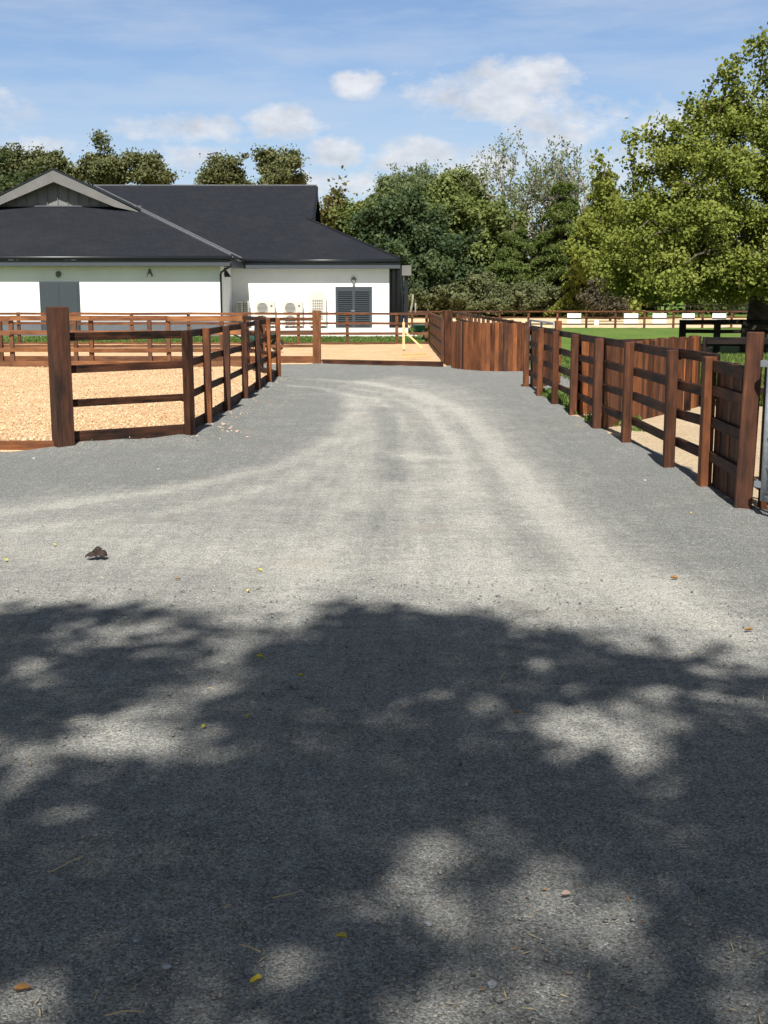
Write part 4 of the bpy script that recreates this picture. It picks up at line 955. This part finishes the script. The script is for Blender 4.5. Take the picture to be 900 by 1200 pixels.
# grass blades
def blades(name, label, region, n, h, z=.0, dens=None):
    L = np.array(region, float); x0, y0 = L.min(0); x1, y1 = L.max(0); X = RNG.uniform(x0, x1, n); Y = RNG.uniform(y0, y1, n); k = inside(X, Y, L)
    k &= vnoise(X, Y, 1.6, 31) > (dens if dens is not None else .0); X, Y = X[k], Y[k]; n = len(X); hh = h*(.4+.9*RNG.random(n))
    C = np.stack([X, Y, z+hh*.45], 1); T = np.stack([RNG.normal(size=n)*hh*.2, RNG.normal(size=n)*hh*.2, hh*.5], 1); a = RNG.uniform(0, 6.28, n)
    B = np.stack([np.cos(a), np.sin(a), a*0], 1)*(.006+.0006*Y[:, None])
    tag(quads(name, C, T, B, 'L_grass'), label, 'grass', kind='stuff')
blades('verge_grass', 'rough green grass tufts growing at the foot of the far right fence', [(2.8, 15.5), (3.5, 15.5), (3.9, 22.6), (2.75, 22.4), (2.72, 17)], 9000, .10, .02, .35)
blades('verge_grass', 'sparse grass sprigs on the sandy soil beside the right fence', [(2.8, 11.5), (3.2, 11.5), (3.3, 15.5), (2.8, 15.5)], 2600, .07, .02, .6)
blades('paddock_grass_blades', 'green paddock grass behind the boarded panels on the right', [(3.8, 18.8), (14, 18.8), (17, 36), (4, 36)], 60000, .12, .0)
blades('long_grass', 'long bright grass by the single weathered rail at right', [(5.0, 18.6), (7.2, 18.6), (7.2, 20.5), (5, 20.5)], 6000, .42, .0)
blades('lawn_grass', 'mown green lawn strip between far fence and building', [(-20, 45.5), (2.5, 45.5), (2.5, 56.5), (-20, 56.5)], 30000, .08, -.05)
# fallen leaves
lg = 'fallen leaves on the gravel'
for (px, py, s, mt, lab) in [(305, 769, .05, 'leaf_y', 'curled yellow leaf in the shade edge left of centre'), (400, 1094, .04, 'leaf_y', 'yellow green leaf near the bottom middle'), (300, 1148, .045, 'leaf_y', 'folded ochre leaf below and left of the yellow green one'),
        (27, 1166, .05, 'leaf_b', 'brown leaf in the bottom left corner'), (64, 639, .05, 'leaf_y', 'small yellow leaf left of the dark crumpled leaf'), (7, 657, .05, 'leaf_y', 'small yellow leaf at the left edge of the sunlit gravel'), (291, 693, .04, 'leaf_y', 'tiny yellow leaf just above the shade edge'),
        (305, 669, .04, 'leaf_y', 'tiny yellow leaf on sunlit gravel above the one at the shade edge'), (352, 791, .035, 'leaf_y', 'tiny pale leaf in shade right of the curled yellow leaf'), (239, 854, .04, 'leaf_y', 'dull yellow leaf in the shade, left of a similar one'), (289, 841, .04, 'leaf_y', 'dull yellow leaf in the shade, right of a similar one'),
        (877, 741, .06, 'leaf_b', 'ochre leaf by the right edge above the shade'), (606, 839, .035, 'leaf_b', 'tiny orange leaf in shade right of centre'), (663, 1050, .035, 'rubble', 'small pinkish leaf in deep shade lower right'), (790, 682, .06, 'leaf_b', 'ochre leaf on sunlit gravel below the gate post'), (208, 679, .04, 'leaf_b', 'small orange leaf below the dark crumpled leaf'),
        (810, 604, .04, 'leaf_y', 'small yellow leaf on grey gravel near the dark boarded bay')]:
    s *= .85; g_ = G(px, py); m = MB(); a = random.uniform(0, 6.28); z = gh(g_.x, g_.y)+.004; ca, sa = math.cos(a), math.sin(a)
    pr = [(-1, 0), (-.6, .3), (0, .42), (.6, .25), (1, 0), (.6, -.25), (0, -.4), (-.6, -.3)]; i0 = len(m.v)
    ring = [Vector((g_.x+(u*ca-v*sa)*s*.5, g_.y+(u*sa+v*ca)*s*.5, z+abs(v)*s*.5+.008*random.random())) for u, v in pr]
    sp_ = [Vector((g_.x+u*ca*s*.5, g_.y+u*sa*s*.5, z)) for u in (-.6, 0, .6)]
    m.v = [tuple(q) for q in ring+sp_]; m.t = [.5]*11; m.g = [(0, 0, 0)]*11
    m.f = [(0, 8, 1), (1, 8, 9, 2), (2, 9, 10, 3), (3, 10, 4), (4, 10, 5), (5, 10, 9, 6), (6, 9, 8, 7), (7, 8, 0)]
    o = m.build('fallen_leaf', mt, None, 0, True); tag(o, lab, 'leaf', lg)
    sd_ = o.modifiers.new('thick', 'SOLIDIFY'); sd_.thickness = .0012
# dark crumpled leaf clump
q = G(115, 654); t = thing('crumpled_leaf', (q.x, q.y, gh(q.x, q.y)), 'dark brown crumpled leaf clump lying alone on the sunlit gravel at left', 'leaf')
for k_, (ang, ln, wd, hh) in enumerate([(215, .105, .085, .02), (240, .10, .08, .015), (275, .085, .03, .015), (318, .10, .08, .02), (335, .09, .06, .03), (165, .06, .025, .03), (80, .045, .05, .05), (100, .035, .05, .045)]):
    ln *= .8; wd *= .8; m = MB(); a = R(ang); d = Vector((math.cos(a), math.sin(a), 0)); sd = Vector((-d.y, d.x, 0)); o0 = Vector((q.x, q.y, gh(q.x, q.y)+.03)); rows = []
    for i in range(5):
        f = i/4; wv_ = wd*math.sin(math.pi*min(.95, .15+f*.8)); c_ = o0+d*ln*f+Vector((0, 0, hh*math.sin(f*2.6)-.02*f))
        rows.append([c_-sd*wv_/2+Vector((0, 0, -.012)), c_+Vector((0, 0, .008*random.random())), c_+sd*wv_/2+Vector((0, 0, -.01*random.random()))])
    for r_ in rows:
        for p_ in r_: m.v.append(tuple(p_)); m.t.append(.5); m.g.append(tuple(p_))
    for i in range(4):
        for j in range(2): m.f.append((i*3+j, i*3+j+1, i*3+4+j, i*3+3+j))
    o = m.build('lobe', 'leaf_d', t, 0, True); o.modifiers.new('thick', 'SOLIDIFY').thickness = .003
# stones and rubble
def stone(px, py, s, mat, name, lab, grp=None):
    g_ = G(px, py); bm = bmesh.new(); bmesh.ops.create_icosphere(bm, subdivisions=2, radius=s)
    for v in bm.verts: v.co *= random.uniform(.82, 1.15); v.co.z *= .62; v.co.x *= 1.2
    me = bpy.data.meshes.new(name); bm.to_mesh(me); bm.free(); me.materials.append(M[mat]); o = bpy.data.objects.new(name, me); COL.objects.link(o)
    o.location = (g_.x, g_.y, gh(g_.x, g_.y)+s*.25); o.rotation_euler = (0, 0, random.uniform(0, 6)); tag(o, lab, 'stone', grp)
sg = 'loose stones on the gravel'
for a_ in [(577, 1149, .013, 'grey pebble near the bottom, right of centre'), (160, 1104, .008, 'pale pebble in shade left of the bottom middle'), (195, 1132, .010, 'grey pebble below the pale one at lower left'), (128, 1148, .009, 'pale angular pebble above the bottom left corner'),
           (112, 979, .007, 'pale pebble on the shaded gravel, left of its neighbour'), (172, 981, .007, 'pale pebble on the shaded gravel, right of its neighbour'), (756, 564, .016, 'small white stone near the right fence'), (40, 537, .02, 'white pebble below the edging board at left'),
           (186, 549, .015, 'small white stone below the left chamfered fence bay'), (502, 1078, .01, 'dim pebble in the lower middle shade')]:
    stone(a_[0], a_[1], a_[2], 'stone', 'pebble', a_[3], sg)
for a_ in [(262, 503, .03, 'pinkish rubble lump at the left fence foot, leftmost'), (270, 505, .025, 'pinkish rubble lump between two others at the left fence foot'), (278, 507, .03, 'pinkish rubble lump at the left fence foot, rightmost'), (290, 512, .02, 'small pale stone just outside the pinkish rubble')]:
    stone(a_[0], a_[1], a_[2], 'rubble', 'rubble_piece', a_[3], 'pinkish rubble by the left fence')
for (p0, p1, sg_, lab) in [((57, 1027), (97, 1008), .0, 'straight pale straw at lower left'), ((123, 1196), (170, 1192), .1, 'curved pale straw at the bottom edge'), ((320, 1057), (348, 1050), .0, 'short straw above the yellow green leaf'), ((280, 1112), (305, 1120), .05, 'short straw left of the yellow green leaf'), ((585, 800), (592, 790), 0, 'thin straw in the shade right of centre')]:
    a, b = G(*p0), G(*p1); m = MB(); m.tube([p+Vector((0, 0, .012)) for p in curve(a, b, sg_, 7, .04)], .0022, 5); tag(m.build('straw', 'straw', None, 0, True), lab, 'straw', 'bits of straw on the gravel')
